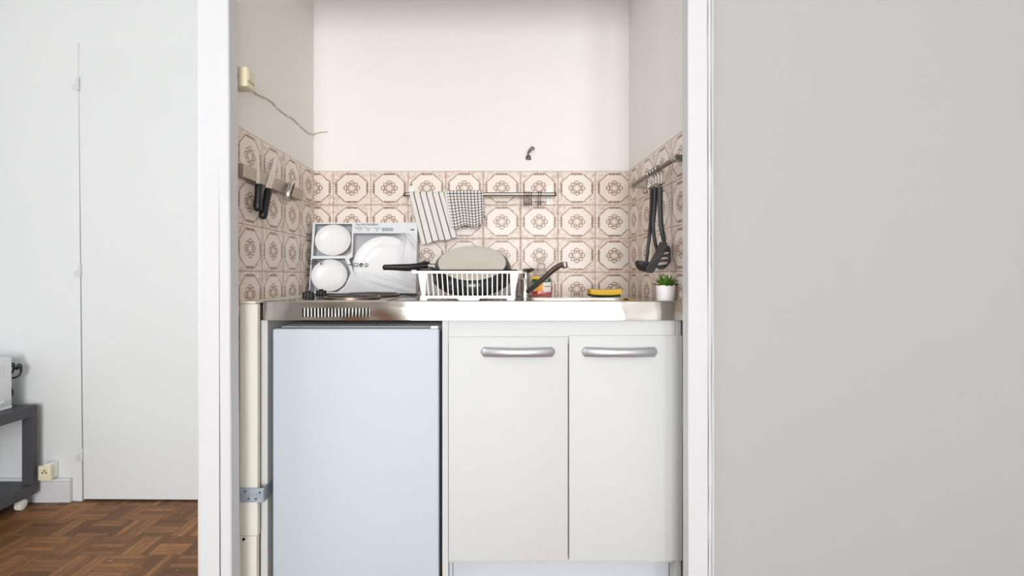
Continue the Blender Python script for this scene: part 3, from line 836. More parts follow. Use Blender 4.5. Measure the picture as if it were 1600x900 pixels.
# ------------------------------------------------------------------ boxed crockery set
yb0, yt0 = 1.988, 2.034
BW = .4432; ZB0 = CT + .009; BH_ = math.hypot(Z(348, yt0) - ZB0, yt0 - yb0); lean = math.atan2(yt0 - yb0, Z(348, yt0) - ZB0)
bo = V((X(482.5, yb0), yb0, ZB0 + .0004)); DEP = .056
cb = thing('crockery_box', bo, 'white open-fronted carton of white crockery leaning on the back tiles', 'box', rot=(-lean, 0, 0))
ku, kv = BW / 995.0, BH_ / 670.0
def bu(x, y=None): return (x - 85) * ku
def bv(y): return (775 - y) * kv
def b2(pts): return [(bu(x), bv(y)) for x, y in pts]
H1 = b2([(108, 118), (460, 118), (462, 392), (418, 422), (104, 425)])
H2 = b2([(97, 452), (405, 450), (432, 500), (493, 640), (352, 764), (92, 764)])
H3 = b2([(475, 208), (1062, 208), (1064, 760), (392, 762), (515, 645), (475, 530), (445, 455), (475, 432)])
bm = new(); plate_holes(bm, rect(0, BW, 0, BH_), [H1, H2, H3], lambda p: V((p[0], 0, p[1])), lambda p: V((p[0], .0015, p[1])))
obj('front_card', bm, M_card, cb, local=True)
bm = new()
box(bm, 0, .0015, .0016, DEP, 0, BH_); box(bm, BW - .0015, BW, .0016, DEP, 0, BH_)
box(bm, .0016, BW - .0016, .0016, DEP, 0, .0015); box(bm, .0016, BW - .0016, .0016, DEP, BH_ - .0015, BH_)
obj('carton_sides', bm, M_card, cb, local=True)
bm = new(); box(bm, .0016, BW - .0016, DEP - .0015, DEP, .0016, BH_ - .0016); obj('carton_back', bm, M_tray, cb, local=True)
def divider(bm, pts, dep=.03):
    pts = b2(pts)
    for (xa_, za_), (xb_, zb_) in zip(pts, pts[1:]):
        plate_holes(bm, [(xa_, .0017), (xb_, .0017), (xb_, dep), (xa_, dep)], [], lambda p: V((p[0], p[1], za_ + (zb_ - za_) * ((p[0] - xa_) / (xb_ - xa_) if abs(xb_ - xa_) > 1e-5 else (0 if p[1] < 0 else 0)))))
bm = new()
def wallq(a, b, dep=.034):
    (xa_, za_), (xb_, zb_) = b2([a, b])
    f = bm.faces.new([bm.verts.new(c) for c in ((xa_, .0017, za_), (xb_, .0017, zb_), (xb_, dep, zb_), (xa_, dep, za_))])
for lp in ([(462, 112), (464, 392), (416, 424), (100, 428)], [(95, 449), (408, 447), (434, 500), (496, 640), (350, 768)], [(473, 205), (473, 432), (443, 455), (473, 530), (513, 645), (390, 765)], [(473, 205), (1064, 205)]):
    for a, b in zip(lp, lp[1:]): wallq(a, b)
obj('dividers', bm, M_tray, cb, local=True)
# lettering
def text_mesh(txt, h, x, z, name, m, par):
    cu = bpy.data.curves.new('t', 'FONT'); cu.body = txt; cu.size = h; cu.resolution_u = 3; cu.offset = h * .018
    to = bpy.data.objects.new('t', cu); C.objects.link(to)
    dg = bpy.context.evaluated_depsgraph_get(); me = bpy.data.meshes.new_from_object(to.evaluated_get(dg))
    bpy.data.objects.remove(to); bm = new(); bm.from_mesh(me); bpy.data.meshes.remove(me)
    for v in bm.verts: v.co = V((x + v.co.x * 1.12, -.0006, z + v.co.y))
    return obj(name, bm, m, par, local=True)
text_mesh('12x FAVORISERA', .0118, bu(490), bv(133), 'lettering', M_ink, cb)
bm = new()
for (xa_, xb_, y, t_) in ((490, 600, 150, 2), (490, 555, 156, 3), (505, 560, 172, 3), (588, 640, 158, 3), (600, 628, 172, 4), (665, 735, 158, 3), (685, 712, 170, 4), (690, 705, 184, 4), (603, 622, 184, 3), (520, 545, 186, 2)):
    box(bm, bu(xa_), bu(xb_), -.0006, -.0001, bv(y + t_), bv(y))
obj('fine_print', bm, M_ink, cb, local=True)
bm = new()
for xa_, xb_ in ((746, 776), (782, 815), (820, 850)):
    plate_holes(bm, rect(bu(xa_), bu(xb_), bv(186), bv(158)), [rect(bu(xa_ + 4), bu(xb_ - 4), bv(182), bv(162))], lambda p: V((p[0], -.0004, p[1])))
    for k in range(3): box(bm, bu(xa_ + 7), bu(xb_ - 7 - 3 * k), -.0005, -.0001, bv(178 - 6 * k), bv(175 - 6 * k))
obj('pictograms', bm, M_ink, cb, local=True)
bm = new()
for k in range(2): box(bm, bu(1015), bu(1052), -.0005, -.0001, bv(172 + 8 * k), bv(166 + 8 * k))
obj('size_mark', bm, M_ink, cb, local=True)
# shrink film over the large opening, creased towards the lower right
bm = new(); NX, NZ = 90, 60; fuv = bm.loops.layers.uv.new('UVMap')
def film_y(u, w):          # u 0..1 across, w 0..1 up
    y = -.0035
    low = max(0, 1 - w / .45)
    for (c, sl, a_, wd) in ((.02, -.30, .010, .030), (.14, -.34, .012, .026), (.26, -.36, .012, .03), (.36, -.38, .009, .024), (.48, -.4, .006, .03)):
        dd = w - (c + .22 + sl * (u - .2)); y -= a_ * math.exp(-(dd / wd) ** 2) * max(0, min(1, (u + .1) * 2)) * max(0, 1 - max(0, w - .1) / .5)
    dd = (u - .93) * .8 + (w - .85) * .6; y -= .010 * math.exp(-(dd / .03) ** 2) * max(0, min(1, (w - .45) * 3))
    dd = (u - .80) - .12 * (w - .5); y -= .005 * math.exp(-(dd / .025) ** 2) * max(0, min(1, (w - .4) * 3))
    return y
g_ = []
for j in range(NZ + 1):
    w = j / NZ; row = []
    xl = bu(395) + (bu(478) - bu(395)) * min(1, w / .35); xr_ = bu(1078)
    for i in range(NX + 1):
        u = i / NX; row.append(bm.verts.new((xl + (xr_ - xl) * u, film_y(u, w), bv(768) + (bv(204) - bv(768)) * w)))
    g_.append(row)
for a, b in zip(g_, g_[1:]):
    for i in range(NX):
        f = bm.faces.new((a[i], a[i + 1], b[i + 1], b[i])); j = g_.index(a)
        for l, q_ in zip(f.loops, ((i, j), (i + 1, j), (i + 1, j + 1), (i, j + 1))): l[fuv].uv = (q_[0] / NX, q_[1] / NZ)
film = obj('shrink_film', bm, M_film, cb, local=True, smooth=80)
# printed symbols on the film
bm = new()
def icon_set(x, y, s=1.0):
    q = -.0065
    plate_holes(bm, [(bu(x + a), bv(y + b)) for a, b in rrect(-22, 22, -17, 17, 6, 3)], [[(bu(x + a), bv(y + b)) for a, b in rrect(-17, 17, -12, 12, 4, 3)]], lambda p: V((p[0], q, p[1])))
    plate_holes(bm, rect(bu(x - 12), bu(x + 12), bv(y + 6), bv(y + 2)), [], lambda p: V((p[0], q, p[1])))
    cx_ = x + 50
    plate_holes(bm, [(bu(cx_ + 18 * math.cos(a)), bv(y + 18 * math.sin(a))) for a in [2 * PI * k / 24 for k in range(24)]], [[(bu(cx_ + 2 + 11 * math.cos(a)), bv(y + 3 + 7 * math.sin(a + .6))) for a in [2 * PI * k / 16 for k in range(16)]]], lambda p: V((p[0], q, p[1])))
    gx = x + 98
    plate_holes(bm, [(bu(gx + a), bv(y + b)) for a, b in ((-18, -16), (18, -14), (16, 2), (4, 10), (8, 20), (-10, 20), (-4, 10), (-16, 2))], [[(bu(gx + a), bv(y + b)) for a, b in ((-13, -11), (13, -9), (11, 0), (0, 6), (-11, 0))]], lambda p: V((p[0], q, p[1])))
icon_set(515, 513)
obj('printed_symbols', bm, M_icon, cb, local=True)
bm = new(); icon_set(92, 490)
obj('printed_symbols', bm, M_icon, cb, local=True)
bm = new()
plate_holes(bm, rect(bu(440), bu(476), bv(515), bv(508)), [], lambda p: V((p[0], -.0062, p[1])))
obj('printed_line', bm, M_icon, cb, local=True)
# the crockery inside
MB = Matrix.Translation(bo) @ Matrix.Rotation(-lean, 4, 'X')
def boxed(name, x, y, rx, ry, dep, prof, label, cat, group=None):
    c = MB @ V((bu(x), dep, bv(y)))
    sx = rx * ku / (ry * kv)
    bm = new(); R = ry * kv
    lathe(bm, [(r * R, h) for r, h in prof], 56, Matrix.Identity(4), sx)
    o = obj(name, bm, M_ceramic, origin=c, local=True, smooth=50)
    o.rotation_euler = (PI / 2 - lean, 0, 0)
    return tag(o, label, cat, group)
bowlp = [(1, 0), (1.0, .0025), (.985, .003), (.93, -.002), (.8, -.009), (.6, -.0135), (.3, -.0155), (0, -.016), (0, -.02), (.4, -.019), (.7, -.014), (1, 0)]
platep = [(1, 0), (1, .0025), (.985, .003), (.72, -.0035), (.66, -.0085), (.6, -.0105), (.3, -.0115), (0, -.0115), (0, -.016), (.6, -.015), (.75, -.008), (1, 0)]
boxed('small_plate', 281, 270, 171, 150, .006, bowlp, 'white small plate in the upper left window of the carton', 'plate', 'small plates in the carton')
boxed('small_plate', 263, 607, 169, 152, .006, bowlp, 'white small plate in the lower left window of the carton', 'plate', 'small plates in the carton')
boxed('dinner_plate', 775, 500, 292, 266, .008, platep, 'large white dinner plate under film in the right of the carton', 'plate')

# ------------------------------------------------------------------ towel rail
rd = 2.045; rz = Z(303.6, rd); RR = .0085
tr = thing('towel_rail', (X(750, rd), TB, rz), 'steel towel rail on the back tiles above dish rack, carrying tea towels', 'rail')
bm = new(); tube(bm, [(X(634, rd), rd, rz), (X(866, rd), rd, rz)], RR, 18); obj('bar', bm, M_brush, tr, smooth=50)
for px in (634, 866):
    s = -1 if px < 700 else 1
    bm = new(); lathe(bm, [(0, 0), (.0096, 0), (.0096, .006), (.008, .008), (0, .008)], 18, Matrix.Translation((X(px, rd), rd, rz)) @ Matrix.Rotation(s * PI / 2, 4, 'Y')); obj('end_cap', bm, M_spout, tr, smooth=40)
for px0, px1 in ((638.5, 647), (853.5, 863.5)):
    bm = new(); box(bm, X(px0, TB), X(px1, TB), TB - .004, TB - .0002, Z(320, TB), Z(291, TB), .001); bp = obj('bracket_plate', bm, M_plastic, tr)
    xm = (X(px0, TB) + X(px1, TB)) / 2
    bm = new(); box(bm, xm - .005, xm + .005, rd - .002, TB - .004, rz - .005, rz + .005, .001); obj('bracket_arm', bm, M_brush, bp)
    for py in (295, 316):
        bm = new(); lathe(bm, [(0, .0015), (.003, .001), (.0035, 0), (0, 0)], 12, Matrix.Translation((xm, TB - .004, Z(py, TB))) @ Matrix.Rotation(PI / 2, 4, 'X')); obj('screw', bm, M_brush, bp)

def towel(name, tl, trr, brr, bl, m, label, lift, folds, curl=0.0, back=.10):
    """cloth over the bar: the front drop spans the pixel quad, a short drop hangs behind"""
    bm = new(); uvl = bm.loops.layers.uv.new('UVMap'); NU, NF = 30, 44
    R = RR + .0025 + lift
    rows = []
    def fold(u, w): return folds * (math.sin(u * 9 + 1.3 * w) * .5 + math.sin(u * 17 + 2.1 + w) * .3) * min(1, w * 1.5)
    for j in range(NF + 1):
        w = 1 - j / NF
        row = []
        for i in range(NU + 1):
            u = i / NU
            px = (tl[0] * (1 - u) + trr[0] * u) * (1 - w) + (bl[0] * (1 - u) + brr[0] * u) * w
            pyb = bl[1] * (1 - u) + brr[1] * u
            y = rd - R - .001 - fold(u, w) * 1.0 - .004 * w
            z = rz + (Z(pyb + (2.0 * math.sin(u * 11)) * (1 if curl else .6), rd - R) - rz) * w
            x = X(px, rd - R)
            if curl and w > .8:
                k = (w - .8) / .2 * max(0, min(1, (u - .35) * 3)); y -= curl * k * k; z += curl * .55 * k * k * (.5 + .5 * math.sin(u * 6))
            row.append(((x, y, z), (u, 1 - w)))
        rows.append(row)
    tops = rows[-1]
    for k in range(1, 8):
        a = PI * k / 8
        rows.append([((p[0][0], rd - R * math.cos(a), rz + R * math.sin(a)), (p[1][0], 1 + .03 * k)) for p in tops])
    for k in range(1, 10):
        w = k / 9
        rows.append([((p[0][0] + .012 * w, min(rd + R + .002 * w, TB - .004), rz - back * w), (p[1][0], 1.24 + .5 * w)) for p in tops])
    vr = [[(bm.verts.new(p), uv) for p, uv in r] for r in rows]
    for a, b in zip(vr, vr[1:]):
        for i in range(NU):
            q = (a[i], a[i + 1], b[i + 1], b[i]); f = bm.faces.new([v for v, _ in q])
            for l, (_, uv) in zip(f.loops, q): l[uvl].uv = uv
    o = obj(name, bm, m, origin=(X((tl[0] + trr[0]) / 2, rd), rd, rz), smooth=80, solid=.0024)
    return tag(o, label, 'tea towel')
towel('tea_towel', (639.5, 0), (693.5, 0), (713.5, 371.5), (659, 381.5), M_stripe, 'long white tea towel with thin black stripes slanting from the towel rail', .0, .005)
towel('tea_towel', (694.8, 0), (754.5, 0), (756, 352), (704, 356), M_check, 'shorter black-and-white checked tea towel folded over the towel rail', .0045, .004, curl=.016)

def s_hook(c, H, w, plane, r=.0016):
    """S-shaped wire hook hanging from a bar centred at c; plane = unit vector across the bar"""
    pts = []
    rt = RR + r * .97
    for k in range(0, 9):
        a = math.radians(-40 + 220 * k / 8); pts.append((rt * math.cos(a), rt * math.sin(a)))
    rb = rt * .9
    for k in range(0, 9):
        a = math.radians(180 + 215 * k / 8); pts.append((-rt + rb * 1.0 + rb * math.cos(a), -H + 2 * rb + rb * math.sin(a)))
    return [V(c) + V(plane) * a * w + V((0, 0, b)) for a, b in smoothpts([(x, z, 0) for x, z in pts], 2) and [(q.x, q.y) for q in smoothpts([(x, z, 0) for x, z in pts], 2)]]
def hook(c, H, w, plane, label, group, r=.0023, m=None):
    bm = new(); tube(bm, s_hook(c, H, w, plane, r), r, 8)
    o = obj('s_hook', bm, m or M_chrome, origin=c, smooth=60); return tag(o, label, 'hook', group)
ord4 = ['first', 'second', 'third', 'fourth']
for i, px in enumerate((819.5, 823.1, 826.7, 830.3)):
    hook((X(px, rd), rd, rz), .056, 1.0, (0, -1, 0), 'empty wire hook, %s from the left in the cluster of four on the towel rail' % ord4[i], 'empty hooks on the towel rail', m=M_spout)
for i, px in enumerate((841.4, 845)):
    hook((X(px, rd), rd, rz), .056, 1.0, (0, -1, 0), 'empty wire hook, %s of the close pair near the right bracket of towel rail' % ('left' if i == 0 else 'right'), 'empty hooks on the towel rail', m=M_spout)

# ------------------------------------------------------------------ utensil rail on the right wall
ux = .556; uz = 1.370
yA, yB = 1.425, 1.868
ur = thing('utensil_rail', (XR, 1.64, uz), 'short metal rail on the right niche wall with black utensils hooked on it', 'rail')
bm = new(); tube(bm, [(ux, yA, uz), (ux, yB, uz)], RR, 18); obj('bar', bm, M_spout, ur, smooth=50)
for y in (yA + .012, yB):
    bm = new()
    lathe(bm, [(0, -.008), (.0112, -.008), (.012, -.005), (.012, .008), (.0105, .011), (0, .011)], 20, Matrix.Translation((ux, y, uz)) @ Matrix.Rotation(PI / 2, 4, 'X')); sk = obj('end_socket', bm, M_brush, ur, smooth=40)
    bm = new(); plate_holes(bm, [(ux, -.0085), (XR - .006, -.012), (XR - .006, .012), (ux, .0085)], [], lambda p: V((p[0], y - .006, uz + p[1])), lambda p: V((p[0], y + .008, uz + p[1]))); obj('bracket_arm', bm, M_brush, sk)
    bm = new(); box(bm, XR - .009, XR - .0042, y - .018, y + .02, uz - .03, uz + .022, .001); obj('wall_plate', bm, M_brush, sk)
hk = [1.578, 1.605, 1.632, 1.66]
nm = ['nearest the front', 'second from the front', 'third from the front', 'fourth from the front']
for i, y in enumerate(hk):
    hook((ux, y, uz), .064, 1.25, (-.9, -.42, 0), 'wire hook on the utensil rail, %s' % nm[i], 'hooks on the utensil rail', .0025)
hook((ux, 1.695, uz), .07, .9, (-.5, .86, 0), 'empty wire hook on the utensil rail, deepest in the niche of the row', 'hooks on the utensil rail', .0015)

def pl_u(px, py, d): return P(px, py, d)
def utensil(name, hpts, hr, label, flat=.45):
    top = V(hpts[0]); o = thing(name, top, label, 'utensil', 'black utensils on the rail')
    bm = new(); pts = smoothpts(hpts, 6); n_ = len(pts)
    rs = [hr[0] + (hr[1] - hr[0]) * i / (n_ - 1) for i in range(n_)]
    tube(bm, pts, rs, 12, flat=flat); obj('handle', bm, M_utensil, o, smooth=60)
    bm = new(); ring = [top + V((0.0045 * math.cos(a), 0, .006 + .006 * math.sin(a))) for a in [2 * PI * k / 14 for k in range(14)]]
    tube(bm, ring, .0018, 8, closed=True); obj('hanging_loop', bm, M_utensil, o, smooth=60)
    return o
# ladle, deepest of the three, bowl turned to the room
la = utensil('ladle', [P(1019, 293, 1.66), P(1018, 325, 1.66), P(1015.5, 360, 1.662), P(1012, 392, 1.664), P(1010, 410, 1.665)], (.0054, .0032), 'black ladle hanging deepest on the utensil rail, bowl pointing left', 1.5)
bm = new(); c = P(1008, 411.5, 1.665)
lathe(bm, [(.0345, 0), (.0335, -.008), (.028, -.018), (.018, -.026), (0, -.029), (0, -.0265), (.0168, -.0235), (.0262, -.0165), (.0318, -.0072), (.0325, 0), (.0345, 0)], 28, Matrix.Translation(c) @ Matrix.Rotation(math.radians(14), 4, 'Y') @ Matrix.Rotation(math.radians(-8), 4, 'X')); obj('bowl', bm, M_utensil, la, smooth=50)
# slotted spoon in the middle
ss = utensil('slotted_spoon', [P(1024.5, 293, 1.618), P(1023, 325, 1.62), P(1020.5, 352, 1.624), P(1023, 375, 1.628), P(1027.5, 392, 1.63), P(1032, 402, 1.632)], (.0053, .0032), 'black slotted spoon hanging between the ladle and the turner', 1.5)
def spoon_head(c, ux_, uz_, w, h, slots, cup, th, mtx_n):
    bm = new()
    out = [(w * math.cos(a), h * math.sin(a)) for a in [2 * PI * k / 32 for k in range(32)]]
    def mp_(o_): return lambda p: V(c) + V(ux_) * p[0] + V(uz_) * p[1] + V(mtx_n) * (cup * (1 - (p[0] / w) ** 2 - (p[1] / h) ** 2) + o_)
    plate_holes(bm, out, slots, mp_(0), mp_(th))
    return bm
c = P(1036, 402, 1.625)
e1 = V((.75, -.62, .1)).normalized(); e2 = V((.12, .0, 1)).normalized(); nn = e1.cross(e2)
sl = [rrect(-.020, .020, z - .0045, z + .0045, .004, 3) for z in (-.022, -.006, .011)]
bm = spoon_head(c, e1, e2, .030, .042, sl, .010, .0025, nn); obj('slotted_head', bm, M_utensil, ss, smooth=40)
# turner in front
tu = utensil('spatula', [P(1031.5, 293, 1.578), P(1031.5, 325, 1.578), P(1033, 352, 1.576), P(1035.5, 366, 1.572), P(1037.5, 376, 1.565)], (.0056, .005), 'black flat turner hanging nearest the front of the utensil rail', 1.6)
bm = new()
q = [P(1031, 377.5, 1.575), P(1043, 379, 1.54), P(1036.5, 396, 1.53), P(1022, 423, 1.515), P(1018, 426.5, 1.513), P(1009.5, 425.5, 1.54), P(1008.8, 420, 1.545), P(1023, 395, 1.57)]
nq = (q[1] - q[0]).cross(q[4] - q[0]).normalized() * .0022
a = [bm.verts.new(p) for p in q]; b = [bm.verts.new(p + nq) for p in q]
bm.faces.new(a); bm.faces.new(b[::-1])
for i in range(8): bm.faces.new((a[i], a[(i + 1) % 8], b[(i + 1) % 8], b[i]))
bmesh.ops.triangulate(bm, faces=[f for f in bm.faces if len(f.verts) > 4]); obj('blade', bm, M_utensil, tu)
bm = new(); tube(bm, smoothpts([P(1036, 368, 1.57), P(1038, 378, 1.56), P(1033, 388, 1.555)], 4), [.008, .008, .008, .008, .009, .01, .0085, .006, .003], 12, flat=.5); obj('neck', bm, M_utensil, tu, smooth=60)

# ------------------------------------------------------------------ magnetic knife strip
kz0, kz1 = 1.3195, 1.3605; kx = XL + .004
ks = obj('knife_strip', box(new(), kx + .0003, kx + .018, 1.462, 1.925, kz0, kz1, .0012), M_strip, origin=(kx, 1.69, kz0)); tag(ks, 'long flat steel magnetic knife strip on the left niche tiles', 'knife rack')
sx_ = kx + .0185
def WL(px, py, x=sx_): d = -x * F / (CX - px) * 1.0; d = x * F / (px - CX); return V((x, d, Z(py, d)))
def knife(px_t, py_t, px_j, py_j, px_b, py_b, bw, hw, label):
    tip, jn, end = WL(px_t, py_t), WL(px_j, py_j), WL(px_b, py_b)
    o = thing('kitchen_knife', jn, label, 'knife', 'knives on the magnetic strip')
    ax_ = (tip - jn).normalized(); L = (tip - jn).length; sd_ = V((0, ax_.z, -ax_.y)); sd_ = sd_ if sd_.y > 0 else -sd_
    bm = new()
    pr = [(0, -bw * .5), (0, bw * .5), (L * .55, bw * .5), (L * .85, bw * .25), (L, -bw * .42), (L * .98, -bw * .5)]
    plate_holes(bm, pr, [], lambda p: jn + ax_ * p[0] + sd_ * p[1], lambda p: jn + ax_ * p[0] + sd_ * p[1] + V((.0016, 0, 0))); obj('blade', bm, M_blade, o)
    bm = new(); ax2 = (end - jn).normalized(); L2 = (end - jn).length
    ctrs = [jn + V((.004, 0, 0)) + ax2 * (L2 * t) for t in (-.02, .05, .3, .6, .85, .96, 1)]
    tube(bm, ctrs, [hw * .85, hw, hw * .92, hw * .98, hw * 1.05, hw * .9, hw * .5], 14); h = obj('handle', bm, M_black, o, smooth=60)
    h['label'] = 'black plastic handle'
knife(403.5, 252, 402.5, 289, 400.5, 330, .022, .0125, 'small kitchen knife with black handle on the magnetic strip, nearer the front')
knife(432, 251, 417.5, 297, 408, 341.5, .036, .0135, 'larger kitchen knife with black handle tilted on the magnetic strip')
# curved metal bottle-opener style tool at the far end of the strip
wt = thing('swivel_peeler', WL(455, 298), 'small curved metal peeler at the deep end of the magnetic knife strip', 'peeler')
bm = new(); pts = smoothpts([WL(458, 283, sx_ + .006), WL(453.5, 288, sx_ + .010), WL(450, 297, sx_ + .012), WL(448.6, 306, sx_ + .010), WL(448.6, 314, sx_ + .006)], 5)
tube(bm, pts, .0052, 10, flat=2.0); obj('frame', bm, M_blade, wt, smooth=60)
bm = new(); pts = smoothpts([WL(459, 284, sx_ + .003), WL(457, 291, sx_ + .004), WL(454.5, 300, sx_ + .004), WL(452, 308, sx_ + .004), WL(451, 314, sx_ + .004)], 5)
tube(bm, pts, .0042, 8, flat=1.6); obj('blade', bm, M_spout, wt, smooth=60)
bm = new()
for t in range(7):
    p = WL(459.2 - .6 * t, 287 + 3.0 * t, sx_ + .006); q = WL(455.8 - .75 * t, 286 + 3.2 * t, sx_ + .011); tube(bm, [p, q], .0011, 6)
obj('teeth', bm, M_blade, wt)

# ------------------------------------------------------------------ switch box and cable
swx = XL + .043
d1 = swx * F / (386 - CX); d2 = swx * F / (398 - CX)
szt, szb = Z(104, d1), Z(134.5, d1)
sw = thing('light_switch', (XL, (d1 + d2) / 2, szb), 'cream surface-mounted switch box high on the left niche wall', 'switch')
bm = new(); box(bm, XL + .0005, swx, d1, d2 + .002, szb, szt, .003, 3); obj('housing', bm, M_cream_pl, sw, smooth=40)
bm = new(); box(bm, swx - .001, swx + .002, d1 + .006, d2 - .004, szb + .022, szt - .008, .001); obj('rocker', bm, M_cream_pl, sw)
bm = new(); box(bm, swx - .001, swx + .0006, d1 + .005, d2 - .003, szb + .017, szb + .0195); obj('seam', bm, M_wood, sw)
for dz in (.026, .033):
    bm = new(); lathe(bm, [(0, 0), (.002, 0), (.002, .001), (0, .001)], 10, Matrix.Translation((X(371.3, d1), d1 - .0003, szb + dz)) @ Matrix.Rotation(PI / 2, 4, 'X')); obj('pin_hole', bm, M_hole, sw)
def WLc(px, py): x = XL + .0028; d = x * F / (px - CX); return V((x, d, Z(py, d)))
bm = new()
cp = [WLc(396, 142), WLc(402, 147.5), WLc(415, 153), WLc(424.5, 159), WLc(432, 167), WLc(443, 177), WLc(449, 181), WLc(458.5, 186), WLc(468, 196), WLc(482, 208), WLc(487, 209)]
cp.append(V((XL + .006, YB - .006, Z(210, YB)))); cp += [V((X(497, YB), YB - .003, Z(207.8, YB))), V((X(505, YB), YB - .003, Z(206.6, YB))), V((X(512, YB), YB - .003, Z(206.2, YB)))]
tube(bm, smoothpts(cp, 5), .0026, 8); cab_ = obj('wall_cable', bm, M_cable, origin=cp[0], smooth=60); tag(cab_, 'thin painted cable running down from the switch box into the niche corner', 'cable')
for i in (2, 4, 6, 8):
    p = cp[i]; bm = new(); box(bm, p.x - .0025, p.x + .0012, p.y - .006, p.y + .006, p.z - .006, p.z + .006, .001); obj('cable_clip', bm, M_niche, cab_)

# hook-like stub on the back wall
hkx = thing('wall_hook', P(826, 246, YB), 'small tarnished metal screw hook on the white niche wall above the towel rail', 'hook')
bm = new(); lathe(bm, [(0, 0), (.012, 0), (.012, .003), (.006, .005), (.005, .012), (0, .012)], 16, Matrix.Translation(P(825.5, 246.5, YB)) @ Matrix.Rotation(PI / 2, 4, 'X')); obj('base_plate', bm, M_iron, hkx, smooth=40)
bm = new(); tube(bm, smoothpts([P(822, 249.3, YB) + V((0, -.004, 0)), P(825.5, 246, YB) + V((0, -.012, 0)), P(829.5, 249.8, YB) + V((0, -.004, 0))], 5), .0024, 8); obj('foot', bm, M_iron, hkx, smooth=60)
bm = new(); tube(bm, smoothpts([P(825.3, 246, YB) + V((0, -.012, 0)), P(824.7, 241, YB) + V((0, -.02, 0)), P(826.5, 236.5, YB) + V((0, -.024, 0)), P(830.5, 232.3, YB) + V((0, -.026, 0)), P(832.5, 233.5, YB) + V((0, -.028, 0)), P(834, 235.5, YB) + V((0, -.03, 0))], 5), [.0026] * 6 + [.0042] * 6 + [.0038] * 6 + [.003] * 7 + [.002], 10); obj('stem', bm, M_iron, hkx, smooth=60)
bm = new(); tube(bm, smoothpts([P(826, 241, YB) + V((0, -.026, 0)), P(829, 238, YB) + V((0, -.034, 0)), P(834, 236, YB) + V((0, -.034, 0))], 4), .0026, 8); obj('prong', bm, M_iron, hkx, smooth=60)

# ------------------------------------------------------------------ left room: bench table, microwave, socket
tX1 = X(58.5, 2.13); tX0 = -2.62; tY0, tY1 = 1.2, 2.13; tz = .446
tb = thing('side_table', ((tX0 + tX1) / 2, 1.67, 0), 'dark grey low table on castors with lower shelf against the far left wall', 'table')
bm = new(); box(bm, tX0, tX1, tY0, tY1, tz - .046, tz, .0015); obj('tabletop', bm, M_char, tb)
bm = new(); box(bm, tX0, tX1, tY0, tY1, .055, .1, .0015); obj('lower_shelf', bm, M_char, tb)
for (xx, yy) in ((tX1, tY1), (tX0 + .048, tY1), (tX1, tY0 + .022), (tX0 + .048, tY0 + .022)):
    bm = new(); box(bm, xx - .048, xx - .0005, yy - .022, yy - .0005, .1, tz - .046, .001); obj('leg', bm, M_char, tb)
for (xx, yy) in ((tX1 - .03, tY1 - .045), (tX0 + .04, tY1 - .045), (tX1 - .03, tY0 + .045), (tX0 + .04, tY0 + .045)):
    bm = new(); lathe(bm, [(0, -.011), (.018, -.011), (.0225, -.008), (.0225, .008), (.018, .011), (0, .011)], 24, Matrix.Translation((xx, yy, .0226)) @ Matrix.Rotation(math.radians(68), 4, 'Y') @ Matrix.Rotation(math.radians(0), 4, 'X')) if False else lathe(bm, [(0, -.011), (.018, -.011), (.0225, -.008), (.0225, .008), (.018, .011), (0, .011)], 24, Matrix.Translation((xx, yy, .0226)) @ Matrix.Rotation(PI / 2, 4, 'Y'))
    cs = obj('castor', bm, M_old_pl, tb, smooth=40)
    bm = new(); box(bm, xx - .017, xx - .0125, yy - .012, yy + .012, .018, .055, .001); obj('castor_fork', bm, M_brush, cs)
mX1 = X(18.6, 2.08); my1 = 2.08; my0 = 1.72; mz0 = tz; 
mw = thing('microwave', (mX1 - .23, 1.9, mz0), 'white microwave oven on the grey low table at far left edge', 'microwave')
bm = new(); box(bm, mX1 - .47, mX1, my0, my1, mz0 + .012, Z(557, 2.08), .003); obj('casing', bm, M_white_app, mw, smooth=40)
bm = new(); box(bm, mX1 - .468, mX1 - .002, my0 - .025, my0 - .0005, mz0 + .014, Z(559, 2.08), .004); obj('door', bm, M_white_app, mw, smooth=40)
for xx in (mX1 - .43, mX1 - .04):
    for yy in (my0 + .04, my1 - .04):
        bm = new(); lathe(bm, [(0, 0), (.014, 0), (.012, .0125), (0, .0125)], 16, Matrix.Translation((xx, yy, mz0))); obj('foot', bm, M_black, mw)
bm = new(); box(bm, mX1 - .46, mX1 - .0, my0 + .0, my1, mz0 + .0008, mz0 + .012); obj('underside', bm, M_white_app, mw)
bm = new()
for k in range(9):
    y = 2.043 - k * .014; box(bm, mX1 - .001, mX1 + .0008, y - .002, y + .002, Z(590, 2.05), Z(571, 2.05))
obj('side_vents', bm, M_fridge_body, mw)
bm = new(); tube(bm, [(mX1 + .001, 2.043, Z(628, 2.045)), (mX1 + .001, 2.02, Z(631, 2.045)), (mX1 + .001, 1.96, Z(633, 2.045))], .006, 10); obj('side_grip', bm, M_fridge_body, mw, smooth=50)
bm = new()
lp = [P(17, 570, 2.105), P(24, 575, 2.11), P(29, 569, 2.115), P(33, 572, 2.12), P(33, 581, 2.12), P(28, 588, 2.115), P(22, 590, 2.11), P(15, 591, 2.105), P(10, 585, 2.1), P(14, 574, 2.1), P(20, 572, 2.115), P(26, 577, 2.125), P(31, 573, 2.125), P(32, 584, 2.13), P(24, 590, 2.13), P(14, 592, 2.12), P(16, 603, 2.11), P(19.5, 612, 2.105), P(17, 620, 2.1), P(8, 624, 2.1)]
tube(bm, smoothpts(lp, 5), .0036, 8); obj('power_cord', bm, M_black, mw, smooth=60)
